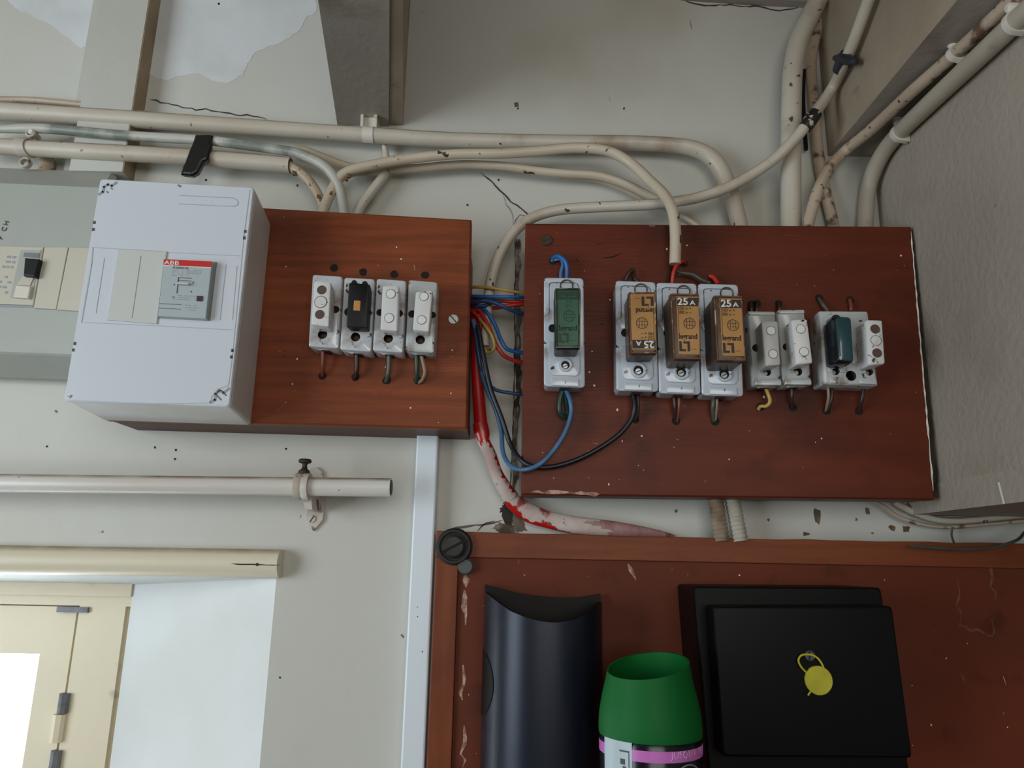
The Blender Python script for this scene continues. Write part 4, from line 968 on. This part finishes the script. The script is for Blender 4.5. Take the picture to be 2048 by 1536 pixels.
G3 = 'small fuse holders on the right board'
fuse_small([(1495, 623), (1550, 624), (1564, 771), (1507, 771)], .024, [(1523, 642), (1556, 642), (1561.5, 730), (1530, 733)], .046, 'white',
           'small grey porcelain fuse above a yellow wire, right of the amber fuses', G3, M['ceramic3'], [(1534, 744, .0040)], [(1512, 696, 8)], [(1542, 661.5, 9.5, 'disc'), (1546, 708, 9.5, 'disc')], plugm=mat('dull_white_plug', (186, 184, 180), .3, dirt=(120, 104, 90), dsc=60, dthr=(.66, .74)), rim=True)
fuse_small([(1553.5, 621), (1609, 620), (1624, 770), (1567, 770)], .024, [(1582, 639), (1615, 638), (1626, 726), (1592, 730)], .046, 'white',
           'small porcelain fuse with a scratched white carrier, second small one from the amber fuses', G3, M['ceramic3'], [(1596, 743, .0042)], [(1573, 694, 8)], [(1601.5, 658, 9.5, 'disc'), (1608, 703.5, 9.5, 'disc')], rim=True)
# double base with teal and white cartridges
d1 = DB+.026
q = Q([(1638, 621), (1736, 622), (1757, 772), (1646, 769)], d1)
db = thing('double_fuse_holder', (q.q(.5, .5)[0], -DB, q.q(.5, .5)[1]), 'double porcelain fuse holder with a teal glass and a white cartridge', 'fuse holder', G3)
bm = bmesh.new(); slab(bm, q.full(), [(DB, .0008), (d1-.0025, 0), (d1-.0007, .0006), (d1, .0018)], .002)
bx(bm, q.poly([(.1, .06), (.42, .05), (.46, .10), (.5, .16), (.56, .10), (.60, .06), (.93, .06), (.95, .5), (.95, .84), (.68, .84), (.66, .74), (.48, .70), (.42, .84), (.1, .84), (.08, .5)]), d1, d1+.0012, .0006, .001)
bx(bm, q.rect(.12, .90, .45, .98), d1, d1+.001, .0006, .001); bx(bm, q.rect(.66, .90, .97, .98), d1, d1+.001, .0006, .001)
b = link('base', bm, [M['ceramic3'], M['holein']], db, True)
holes(b, [(c2(1671, 743, d1), .0036, d1-.008, d1+.004), (c2(1738, 744, d1), .0036, d1-.008, d1+.004), (c2(1702, 751.5, d1), .0051, d1-.020, d1+.004)], M['holein'])
for x, y in ((1671, 743), (1738, 744)):
    bm = bmesh.new(); cyl(bm, c2(x, y, d1), .0024, d1-.0079, d1-.004, 14, .0004); link('terminal_screw', bm, M['steel'], db, True)
qt = Q([(1667, 631), (1704, 632), (1710, 726), (1675, 724)], DB+.052); d2 = DB+.052
bm = bmesh.new(); slab(bm, qt.full(), [(d1, .0005), (d2-.004, 0), (d2-.001, .001), (d2, .0028)], .004); cyl(bm, qt.q(.45, -.01), .0048, d1, d1+.014, 16)
tc_ = link('teal_cartridge', bm, M['teal_dk'], db, True, label='teal glass cartridge')
bm = bmesh.new(); slab(bm, offs(qt.full(), .0016), [(d2-.001, 0), (d2+.0003, .0002), (d2+.0008, .0016)], .003); link('glass_face', bm, M['teal'], tc_, True)
qw = Q([(1732, 639), (1765, 640), (1771, 727.5), (1737, 731)], DB+.050); d2 = DB+.050
bm = bmesh.new(); slab(bm, qw.full(), [(d1, .0005), (d2-.0018, 0), (d2-.0005, .0005), (d2, .0014)], .002)
wc = link('white_cartridge', bm, M['plug'], db, True, label='white cartridge with two brown holes')
for x, y, k in ((1750, 658, 'h'), (1754, 706, 'h'), (1752, 681, 'd')):
    bm = bmesh.new()
    if k == 'h': cyl(bm, c2(x, y, d2), px2m(10, d2), d2-.001, d2+.0003, 22); link('contact_hole', bm, M['plug_hole'], wc)
    else: ring(bm, c2(x, y, d2), px2m(11.5, d2), px2m(10.6, d2), d2-.0004, d2+.0003, 26); link('moulded_ring', bm, M['seam'], wc)

# ------------------------------------------------------------------ wires
def wr(pts, rpx, m, label, group=None, d=None, n=10, cat='wire'):
    P_ = wp(pts, d); return tubething('wire', P_, px2m(rpx, .07), M[m], label, cat, group, n=n)
GB = 'single wires entering the bottoms of the left board fuses'
a = DB+.006
wr([(646, 700, DB+.012), (645.5, 725, DB+.010), (645, 742, DB+.006), (645, 751, DB+.001)], 4.2, 'w_rust', 'rust-brown wire below the leftmost porcelain fuse')
wr([(713, 704, DB+.012), (714, 730, DB+.010), (713, 746, DB+.007), (709, 756, DB+.001)], 4.6, 'w_brn', 'dark brown wire below the black-carrier fuse')
wr([(778, 707, DB+.012), (778, 730, DB+.010), (776, 750, DB+.008), (773, 763, DB+.001)], 4.8, 'w_grn', 'grey-green wire below the third porcelain fuse')
wr([(833, 708, DB+.012), (834, 735, DB+.010), (834, 754, DB+.006), (833, 764, DB+.001)], 4.6, 'w_dgrn', 'green wire below the fourth porcelain fuse, left one of its pair')
wr([(842, 708, DB+.012), (847, 728, DB+.012), (850, 745, DB+.010), (845, 759, DB+.006), (838, 765, DB+.001)], 4.0, 'w_tan', 'tan wire bent below the fourth porcelain fuse, right one of its pair')
# right board top
wr([(1133, 562, DB+.010), (1134, 538, DB+.012), (1130, 522, DB+.013), (1118, 513, DB+.010), (1108, 515, DB+.004), (1105, 523, DB+.001)], 4.6, 'w_blue', 'blue wire looped above the green fuse, in front of its twin')
wr([(1122, 562, DB+.008), (1122, 545, DB+.008), (1126, 528, DB+.008), (1121, 518, DB+.007), (1110, 520, DB+.003)], 4.0, 'w_lblue', 'paler blue wire just behind the blue loop above the green fuse')
wr([(1250, 562, DB+.010), (1258, 546, DB+.011), (1266, 541, DB+.010), (1268, 556, DB+.006), (1277, 564, DB+.006)], 4.6, 'w_brn', 'dark brown wire loop above the upside-down amber fuse')
wr([(1344, 568, DB+.010), (1347, 545, DB+.012), (1354, 530, DB+.012), (1364, 523, DB+.008), (1370, 526, DB+.001)], 4.2, 'w_red', 'red wire arching from the middle amber fuse to the end of the painted cable')
wr([(1350, 532, DB+.011), (1356, 544, DB+.009), (1385, 549, DB+.009), (1404, 560, DB+.009), (1420, 566, DB+.010)], 3.4, 'w_grn', 'grey-green wire running between the middle and right amber fuses')
wr([(1420, 552, DB+.003), (1428, 556, DB+.006), (1436, 568, DB+.010)], 4.6, 'w_red', 'short red wire going into the top of the rightmost amber fuse')
wr([(1334, 568, DB+.004), (1338, 550, DB+.003), (1340, 535, DB+.001)], 3, 'w_brn', 'thin brown wire behind the red one above the middle amber fuse')
for i, (x, y, xx, yy, lb) in enumerate([(1503, 624, 1501, 606, 'left brown wire of the pair above the first small fuse'), (1513, 624, 1514, 606, 'right brown wire of the pair above the first small fuse'), (1560, 622, 1557, 606, 'brown wire above the second small fuse')]):
    wr([(x, y, DB+.006), ((x+xx)/2, (y+yy)/2, DB+.006), (xx, yy, DB+.001)], 4, 'w_brn', lb)
wr([(1655, 622, DB+.006), (1645, 608, DB+.006), (1638, 597, DB+.001)], 4, 'w_grn', 'grey-green wire above the teal cartridge')
wr([(1702, 622, DB+.005), (1702, 612, DB+.005), (1700, 600, DB+.001)], 4, 'w_rust', 'rust-brown wire above the white cartridge of the double holder')
# right board bottom
wr([(1127, 776, DB+.010), (1120, 800, DB+.010), (1120, 822, DB+.009), (1128, 834, DB+.005), (1134, 826, DB+.003), (1131, 800, DB+.006), (1129, 778, DB+.008)], 5, 'w_dgrn', 'dark green wire looped below the green fuse')
wr([(1130, 776, DB+.010), (1140, 800, DB+.014), (1142, 828, DB+.014), (1130, 865, DB+.014), (1108, 900, DB+.015), (1080, 928, DB+.0155), (1050, 939, DB+.011), (1022, 932, DB+.000), (1006, 905, DB-.010), (1002, 860, DB-.020), (990, 815, DB-.023), (970, 770, DB-.024), (958, 720, DB-.024), (952, 668, DB-.022), (946, 640, DB-.022)], 4.8, 'w_lblue', 'long blue wire drooping from the green fuse to the left board')
wr([(1266, 786, DB+.010), (1269, 812, DB+.012), (1262, 840, DB+.010), (1232, 874, DB+.007), (1170, 912, DB+.006), (1112, 932, DB+.006), (1068, 933, DB+.006), (1040, 918, DB+.001), (1020, 886, DB-.01), (1003, 836, DB-.010), (982, 780, DB-.010), (969, 722, DB-.011), (961, 680, DB-.012), (955, 650, DB-.014)], 5.0, 'w_blk', 'long black wire drooping from the upside-down amber fuse to the left board')
wr([(1275, 786, DB+.008), (1276, 810, DB+.007), (1275, 832, DB+.004), (1272, 840, DB+.001)], 3.6, 'w_brn', 'short brown wire going into the hole below the upside-down amber fuse')
wr([(1348, 790, DB+.010), (1350, 815, DB+.009), (1352, 840, DB+.001)], 4.2, 'w_brn', 'dark brown wire below the middle amber fuse, left of two')
wr([(1358, 790, DB+.010), (1358, 815, DB+.009), (1354, 842, DB+.001)], 3.6, 'w_rust', 'rust-brown wire below the middle amber fuse, right of two')
wr([(1428, 793, DB+.010), (1426, 815, DB+.009), (1428, 842, DB+.001)], 4.6, 'w_grn', 'dark grey wire below the rightmost amber fuse')
wr([(1434, 793, DB+.012), (1434, 812, DB+.011), (1431, 840, DB+.003)], 2.6, 'w_tan', 'thin tan wire beside the dark one below the rightmost amber fuse')
wr([(1531, 776, DB+.010), (1537, 790, DB+.012), (1540, 803, DB+.011), (1533, 812, DB+.008), (1521, 813, DB+.004), (1517, 819, DB+.001)], 3.8, 'w_yel', 'yellow wire hooked below the first small fuse')
wr([(1583, 774, DB+.010), (1584, 795, DB+.009), (1585, 816, DB+.001)], 3.8, 'w_brn', 'dark brown wire below the second small fuse')
wr([(1656, 774, DB+.012), (1657, 795, DB+.011), (1654, 812, DB+.006), (1652, 822, DB+.001)], 3.0, 'w_tan', 'tan wire below the teal cartridge')
wr([(1664, 774, DB+.010), (1663, 798, DB+.010), (1658, 816, DB+.005), (1654, 824, DB+.001)], 3.8, 'w_brn', 'dark brown wire below the teal cartridge')
wr([(1727, 775, DB+.010), (1724, 800, DB+.009), (1719, 822, DB+.001)], 3.8, 'w_brn', 'dark brown wire below the white cartridge of the double holder')
# bundle crossing between the boards
L0, RR = 938, 1056
wr([(L0, 575, .036), (955, 574, .044), (990, 577, .048), (1020, 582, .046), (RR, 588, .04)], 3.4, 'w_yel', 'straight yellow wire crossing the gap between the boards, topmost of the bundle')
wr([(L0, 592, .036), (960, 593, .046), (1000, 594, .05), (1030, 594, .048), (RR, 595, .04)], 4.0, 'w_blue', 'bright blue wire crossing the gap straight below the yellow one')
wr([(L0, 600, .03), (960, 600, .036), (1000, 602, .04), (1030, 603, .04), (RR, 603, .036)], 4.4, 'w_red', 'upper red wire crossing the gap between the boards')
wr([(L0, 622, .03), (960, 619, .036), (990, 616, .04), (1020, 611, .04), (RR, 608, .036)], 4.4, 'w_red', 'lower red wire slanting up across the gap between the boards')
wr([(L0, 608, .04), (955, 604, .05), (975, 602, .054), (1000, 610, .054), (1022, 620, .05), (RR, 632, .04)], 4.4, 'w_dblue', 'dark blue wire curving down across the gap over the red ones')
wr([(L0, 602, .036), (952, 611, .044), (970, 611, .046), (985, 604, .046), (1000, 603, .044)], 3.6, 'w_dblue', 'short dark blue wire tangled at the left end of the bundle')
wr([(L0, 628, .03), (962, 618, .04), (975, 626, .046), (990, 650, .046), (1003, 682, .046), (1018, 700, .044), (RR, 707, .036)], 4.4, 'w_blue', 'bright blue wire bending down to the middle of the right board edge')
wr([(L0, 632, .03), (955, 620, .04), (968, 634, .048), (980, 660, .05), (995, 695, .048), (1015, 716, .044), (RR, 728, .034)], 4.4, 'w_red', 'red wire bending down to the right board below the blue one')
wr([(L0, 618, .032), (955, 632, .044), (962, 645, .044), (958, 665, .04)], 4.2, 'w_red', 'short red wire curling down at the left board edge')
wr([(960, 640, .044), (970, 651, .052), (984, 672, .054), (989, 692, .052), (983, 703, .05), (973, 704, .048), (968, 694, .05)], 3.6, 'w_yel', 'yellow wire loop hanging under the bundle')
wr([(L0, 640, .044), (948, 650, .048), (957, 710, .050), (967, 755, .044), (988, 778, .036), (1020, 786, .036), (RR, 790, .034)], 4.0, 'w_dblue', 'dark blue wire swinging low into the right board edge')
# red sleeve
bm = bmesh.new()
tube(bm, wp([(948, 610, .03), (952, 660, .03), (953, 720, .03), (957, 790, .03), (962, 850, .032)]), [px2m(9, .03), px2m(10, .03), px2m(11, .03), px2m(12.5, .03), px2m(13.5, .03)], 16, 6, flat=.8)
rs = link('red_sleeve', bm, M['redtube'], None, True, label='thick red sleeve, half overpainted white, curving down between the two boards', category='cable sleeve')
def fm1(t, a): return 1 if (t > .30+.05*math.sin(a*23)+.02*math.sin(a*90) and (a < .50 or a > .86+.04*math.sin(t*37)+.03*math.sin(t*97))) else 0
bm = bmesh.new(); tube(bm, wp([(960, 846, .032), (964, 866, .032), (968, 884, .032), (980, 910, .026), (992, 945, .020), (1008, 975, .017), (1024, 996, .014)]), [px2m(15, .03), px2m(15.5, .03), px2m(12.5, .03), px2m(13, .03), px2m(13, .03), px2m(15, .03), px2m(15, .02)], 40, 30, flat=.7, fmat=fm1)
link('collar', bm, [M['redtube'], M['redpaint']], rs, True)
def fm2(t, a):
    if t > .60+.05*math.sin(a*19)+.02*math.sin(a*53): return 2
    lim = .62-.7*t+.06*math.sin(t*40)
    return 0 if (.05+.04*math.sin(t*31)+.02*math.sin(t*120)+t*.15 < a < .5 and .06 < t < .46+.03*math.sin(a*40)) else 1
bm = bmesh.new(); tube(bm, wp([(1012, 985, .016), (1030, 1006, .013), (1060, 1026, .012), (1100, 1040, .012), (1150, 1050, .014), (1210, 1056, .012), (1270, 1062, .01), (1320, 1068, .008), (1352, 1074, .008)]),
        [px2m(13, .02), px2m(17, .02), px2m(19, .02), px2m(17, .02), px2m(17, .02), px2m(16, .02), px2m(12, .02), px2m(7, .02), px2m(3, .02)], 40, 30, flat=.55, fmat=fm2)
link('lower_length', bm, [M['redtube'], M['redpaint'], M['redpaint2']], rs, True)

# ------------------------------------------------------------------ white trunking
tz0, tz1 = W(855, 866, .018), W(826, 1640, .018)
tk = bmesh.new(); xa2, xb2 = W(833, 880, .018).x, W(876.5, 880, .018).x
bx(tk, [(xa2, tz0.z), (xb2, tz0.z), (xb2, tz1.z), (xa2, tz1.z)], 0, .018, .002, .0)
specks(tk, Q([(826, 1200), (866, 1200), (862, 1320), (820, 1320)], .018), 3, .0008, .0012, .018, 1, 4)
link('cable_trunking', tk, [M['trunk'], M['pencil']], label='vertical white plastic cable trunking below the left wooden board', category='trunking')

# ------------------------------------------------------------------ lower framed board
DL = .030
xl0 = W(872, 1066, DL).x+.0006; zt0 = W(900, 1062, DL).z; xr0 = .95; zb0 = Z0-.42
rail = W(1200, 1120, DL).z; stl = W(916, 1140, DL).x
lbd = thing('framed_board', (xl0+.4, 0, zb0), 'large framed brown board at the bottom right with the meter box on it', 'board')
ZM = W(1500, 1079, DL).z
bm = bmesh.new()
edge = [(xl0, zt0)]+[(xl0+(XR+.1-xl0)*k/24, zt0+(ZM-zt0)*min(1, k/8)*.6 + random.Random(k).uniform(-.0006, .0006)) for k in range(3, 25)]+[(xr0, ZM-.0005), (xr0, rail), (xl0, rail)]
bx(bm, edge, .014, DL, .0008)
for (x, y, h) in ((1262, 1128, 14), (1500, 1102, 6), (1395, 1098, 4)): pass
link('top_rail', bm, M['wood_frame'], lbd)
bm = bmesh.new(); bx(bm, [(xl0, rail-.0003), (stl, rail-.0003), (stl, zb0), (xl0, zb0)], .014, DL, .0008); link('stile', bm, M['wood_framev'], lbd)
bm = bmesh.new(); bx(bm, [(stl+.0003, rail-.0003), (xr0, rail-.0003), (xr0, zb0), (stl+.0003, zb0)], .012, DL-.004)
ql_ = Q([(920, 1124), (2048, 1138), (2048, 1536), (905, 1536)], DL-.004)
specks(bm, ql_, 40, .0004, .0014, DL-.004, 1, 21)
for pts, w_, mi in (([(930, 1150), (932, 1175)], .006, 2), ([(929, 1180), (928, 1215), (931, 1250)], .005, 2), ([(926, 1330), (925, 1400)], .004, 2), ([(928, 1450), (925, 1536)], .004, 2), ([(1256, 1128), (1262, 1140), (1272, 1160)], .004, 2), ([(1047, 1148), (1050, 1152)], .003, 2), ([(1038, 1120), (1036, 1128)], .005, 3),
                    ([(1915, 1160), (1918, 1250), (1985, 1272), (1990, 1230)], .0022, 3), ([(1975, 1120), (1990, 1200)], .004, 3), ([(2006, 1352), (2012, 1370)], .003, 2), ([(1920, 1345), (1930, 1372)], .002, 3), ([(1870, 1262), (1866, 1264)], .002, 2)):
    streak(bm, pxpoly(pts, DL-.004), w_, DL-.0038, mi, 5, 2)
link('panel', bm, [M['panel'], M['fleck'], M['scuff'], M['haze']], lbd)
# old screw knob and stud
kb = thing('large_screw', W(907, 1092, DL), 'large dark iron slotted screw at the top left of the framed board', 'screw')
c = c2(908, 1093, DL+.006); bm = bmesh.new()
cyl(bm, c, px2m(36, DL+.004), DL, DL+.004, 28, .0018); ring(bm, c, px2m(33, DL+.006), px2m(27, DL+.006), DL+.002, DL+.0075, 28)
link('washer', bm, M['iron'], kb, True)
bm = bmesh.new(); cyl(bm, c, px2m(24, DL+.01), DL+.003, DL+.011, 26, .003); hd = link('screw_head', bm, M['iron'], kb, True)
bm = bmesh.new(); C0 = Vector(c); u = Vector((.88, .48))*px2m(23, DL); v = Vector((-.48, .88))*px2m(2.4, DL)
bx(bm, [tuple(C0-u-v), tuple(C0+u-v), tuple(C0+u+v), tuple(C0-u+v)], DL+.0085, DL+.0113); link('slot', bm, M['dark'], hd)
bm = bmesh.new(); c = c2(931, 1133, DL+.004); cyl(bm, c, px2m(15.5, DL+.004), DL-.004, DL+.004, 22, .0015)
link('round_stud', bm, M['lead'], None, True, label='small dull grey round stud just below the large dark screw', category='stud')

# ------------------------------------------------------------------ shelf, curved casing, can, meter box
ZS = Z0-.262
bm = bmesh.new(); blk(bm, stl+.01, XR+.2, -.24, -(DL-.0035), ZS-.018, ZS)
link('shelf', bm, M['wood_framev'], None, label='brown wooden shelf under the curved casing and the green-capped can', category='shelf')
cs = thing('curved_casing', (W(1088, 1400, .08).x, -.07, ZS), 'tall blue-black casing with a bowed front and scooped top, left of the can', 'casing')
d0c, bc = DL+.006, .066
def rimy(px):
    T_ = [(960, 1178), (968, 1180), (1000, 1206), (1024, 1223), (1050, 1234), (1077, 1242), (1110, 1246), (1150, 1238), (1180, 1220), (1206, 1197), (1215, 1192)]
    for a, b in zip(T_[:-1], T_[1:]):
        if a[0] <= px <= b[0]: return a[1]+(b[1]-a[1])*(px-a[0])/(b[0]-a[0])
    return T_[0][1] if px < 960 else T_[-1][1]
NC = 40
xcl, xcr = W(969, 1200, d0c+.01).x, W(1204, 1200, d0c+.01).x
xm, aa = (xcl+xcr)/2, (xcr-xcl)/2
def cpt(th, inset=0.0): return xm-(aa-inset)*math.copysign(abs(math.cos(th))**.9, math.cos(th)), d0c+(bc-inset)*math.sin(th)**.8
bm = bmesh.new(); outT, outB, inT, inB = [], [], [], []
for k in range(NC+1):
    th = math.pi*k/NC; x, d = cpt(th)
    fx = 1017+x/(DIST-d)*F_PX
    z = W(fx, rimy(fx), d).z
    xi, di = cpt(th, .003)
    outT.append(Vector((x, -d, z))); outB.append(Vector((x, -d, ZS))); inT.append(Vector((xi, -di, z))); inB.append(Vector((xi, -di, ZS)))
LO = [outB, outT, inT, inB]
vs = [[bm.verts.new(p) for p in lp] for lp in LO]
for r in range(3):
    for k in range(NC):
        f = bm.faces.new((vs[r][k], vs[r][k+1], vs[r+1][k+1], vs[r+1][k])); f.material_index = 0 if r == 0 else 1
link('front_shell', bm, [M['casing'], M['casing_in']], cs, True)
bm = bmesh.new()
tp_ = [(974, 1169), (1000, 1177), (1030, 1185), (1059, 1190), (1095, 1194), (1130, 1196), (1165, 1194), (1202, 1188)]
top = [W(x, y, d0c) for x, y in tp_]; top[0].x = xcl; top[-1].x = xcr
pl_ = [(p.x, p.z) for p in top]+[(xcr, ZS), (xcl, ZS)]
bx(bm, pl_, DL+.0005, d0c); link('back_panel', bm, M['casing_in'], cs)
bm = bmesh.new(); g = []
zc_, hz = W(980, 1362, .05).z, .030
rowsN = 14
gr = []
for i in range(rowsN+1):
    s_ = -1+2*i/rowsN; tmax = .12+.55*math.sqrt(max(0, 1-s_*s_))
    gr.append([])
    for k in range(6):
        th = .02+(tmax-.02)*k/5; x, d = cpt(th); nn = Vector((x-xm, -(d-d0c)*1.0, 0)).normalized()
        gr[-1].append(bm.verts.new(Vector((x, -d, zc_-s_*hz))+nn*.0006))
for i in range(rowsN):
    for k in range(5): bm.faces.new((gr[i][k], gr[i][k+1], gr[i+1][k+1], gr[i+1][k]))
link('finger_grip', bm, M['casing_in'], cs, True)

# can
dc = .150; rc = px2m(95, dc)
cx = W(1301, 1500, dc); 
cn = thing('spray_can', (cx.x, -dc, ZS), 'black air freshener can with a green cap and a pink band', 'can')
zc0 = W(1300, 1484, dc+.03).z
zct = W(1292, 1332, dc).z
bm = bmesh.new(); C0 = Vector((cx.x, -dc, 0))
def lz(bm, prof, n=48, mi=0): loft(bm, [[Vector((C0.x+r*math.cos(2*math.pi*i/n), C0.y+r*math.sin(2*math.pi*i/n), z)) for i in range(n)] for r, z in prof], mi=mi)
H_ = zct-zc0
lz(bm, [(rc*.99, zc0), (rc, zc0+.004), (rc*.985, zc0+H_*.3), (rc*.93, zc0+H_*.55), (rc*.85, zc0+H_*.8), (rc*.77, zct+.012), (rc*.70, zct+.03)])
# slanting cut on top
nrm = Vector((-.42, -.42, .8)).normalized()
pA, pB, pC = W(1368, 1319, dc), W(1226, 1321, dc-.024), W(1250, 1357, dc+.024)
nrm = (pB-pA).cross(pC-pA).normalized(); nrm = nrm if nrm.z > 0 else -nrm
bmesh.ops.bisect_plane(bm, geom=bm.verts[:]+bm.edges[:]+bm.faces[:], plane_co=pA, plane_no=nrm, clear_outer=True)
bmesh.ops.recalc_face_normals(bm, faces=bm.faces)
bmesh.ops.solidify(bm, geom=bm.faces[:], thickness=.0018)
link('cap', bm, M['cap'], cn, True)
bm = bmesh.new(); z1_ = W(1300, 1503, dc+.04).z; z2_ = W(1300, 1526, dc+.04).z
lz(bm, [(rc*.97, ZS), (rc*.985, ZS+.003), (rc*.985, zc0-.004), (rc*.95, zc0)]); link('can_body', bm, M['can'], cn, True)
bm = bmesh.new(); lz(bm, [(rc*.97, z2_), (rc*.990, z2_), (rc*.990, z1_), (rc*.97, z1_)]); pk = link('pink_band', bm, M['pink'], cn, True)
tb = text("JUSQU'A 70 JOURS", (0, 0), Vector((1, 0)), Vector((0, 1)), .0070, 0, .01)
for v in tb.verts:
    an = math.radians(-78)+v.co.x/(rc*.99); e = -v.co.y
    v.co = Vector((C0.x+math.cos(an)*(rc*.9905+e), C0.y+math.sin(an)*(rc*.9905+e), v.co.z+z2_+.003))
link('lettering', tb, M['pinktext'], pk)
bm = bmesh.new(); ps = []
for an in [math.radians(k) for k in range(-160, -116, 4)]: ps.append((C0.x+math.cos(an)*rc*.993, C0.y+math.sin(an)*rc*.993))
loft(bm, [[Vector((x, y, z)) for x, y in ps] for z in (ZS+.01, W(1220, 1482, dc+.03).z)], False, False, close=False)
lb_ = link('silver_label', bm, M['label'], cn)
bm = bmesh.new()
for an0, an1, za, zb_ in ((-135, -124, .006, .0072), (-135, -124, .028, .0292), (-124, -123, .006, .029), (-134, -128, .012, .016), (-131, -127, .017, .022)):
    lp = [[Vector((C0.x+math.cos(math.radians(an0+(an1-an0)*k/3))*rc*.996, C0.y+math.sin(math.radians(an0+(an1-an0)*k/3))*rc*.996, W(1220, 1482, dc+.03).z-z)) for k in range(4)] for z in (za, zb_)]
    loft(bm, lp, False, False, close=False)
link('symbol', bm, M['pencil'], lb_)
bm = bmesh.new(); tube(bm, [Vector((C0.x+math.cos(t)*.010*0+.022+.012*math.cos(t), C0.y-math.sqrt(max(0, (rc*1.0)**2-(.022+.012*math.cos(t))**2))-.0004, z2_-.016+.014*math.sin(t))) for t in [k*.35 for k in range(19)]], .0007, 6, 2)
link('oval_print', bm, M['ink_grey'], cn)

# meter box
mb = thing('meter_box', W(1600, 1540, DL), 'black bakelite meter box on the framed board, sealed with a yellow tag', 'meter box')
D1, D2 = .094, .118
bm = bmesh.new(); bx(bm, pxpoly([(1387, 1172), (1762, 1175), (1822, 1560), (1420, 1580)], D1), DL-.0035, D1, .002, .004); link('back_case', bm, M['meter2'], mb)
qm = Q([(1424, 1212), (1785, 1212), (1826, 1517), (1445, 1514)], D2)
bm = bmesh.new(); bx(bm, qm.full(), D1, D2, .002, .004); lid = link('lid', bm, M['meter'], mb)
bm = bmesh.new(); cyl(bm, c2(1619, 1311, D2), px2m(9.5, D2), D2, D2+.003, 20, .001); s_ = link('lid_screw', bm, M['rust'] if False else M['lead'], mb, True)
bm = bmesh.new(); bx(bm, pxpoly([(1617.5, 1303), (1620.5, 1303), (1620.5, 1319), (1617.5, 1319)], D2+.003), D2+.002, D2+.0032); link('slot', bm, M['dark'], s_)
sl = thing('seal_tag', W(1638, 1361, D2), 'round yellow plastic seal looped through the screw of the meter box', 'seal')
bm = bmesh.new(); pp = circ(c2(1638, 1361, D2+.003), px2m(26, D2), 26)
pp = [(x, z*1) for x, z in pp]; bx(bm, rag(pp, .00015, 3, 1), D2+.0008, D2+.0035, .0006); link('disc', bm, M['seal'], sl)
bm = bmesh.new(); tube(bm, wp([(1617, 1348, D2+.002), (1604, 1336, D2+.003), (1597, 1322, D2+.003), (1601, 1312, D2+.003), (1610, 1309, D2+.0035), (1624, 1310, D2+.0035), (1636, 1317, D2+.003), (1645, 1330, D2+.003), (1648, 1340, D2+.002)]), px2m(2, D2), 8, 5)
link('loop', bm, M['seal'], sl, True)
bm = bmesh.new(); tube(bm, wp([(1624, 1380, D2+.002), (1619, 1386, D2+.002), (1616, 1391, D2+.002)]), px2m(1.8, D2), 8, 3); link('tail', bm, M['seal'], sl, True)
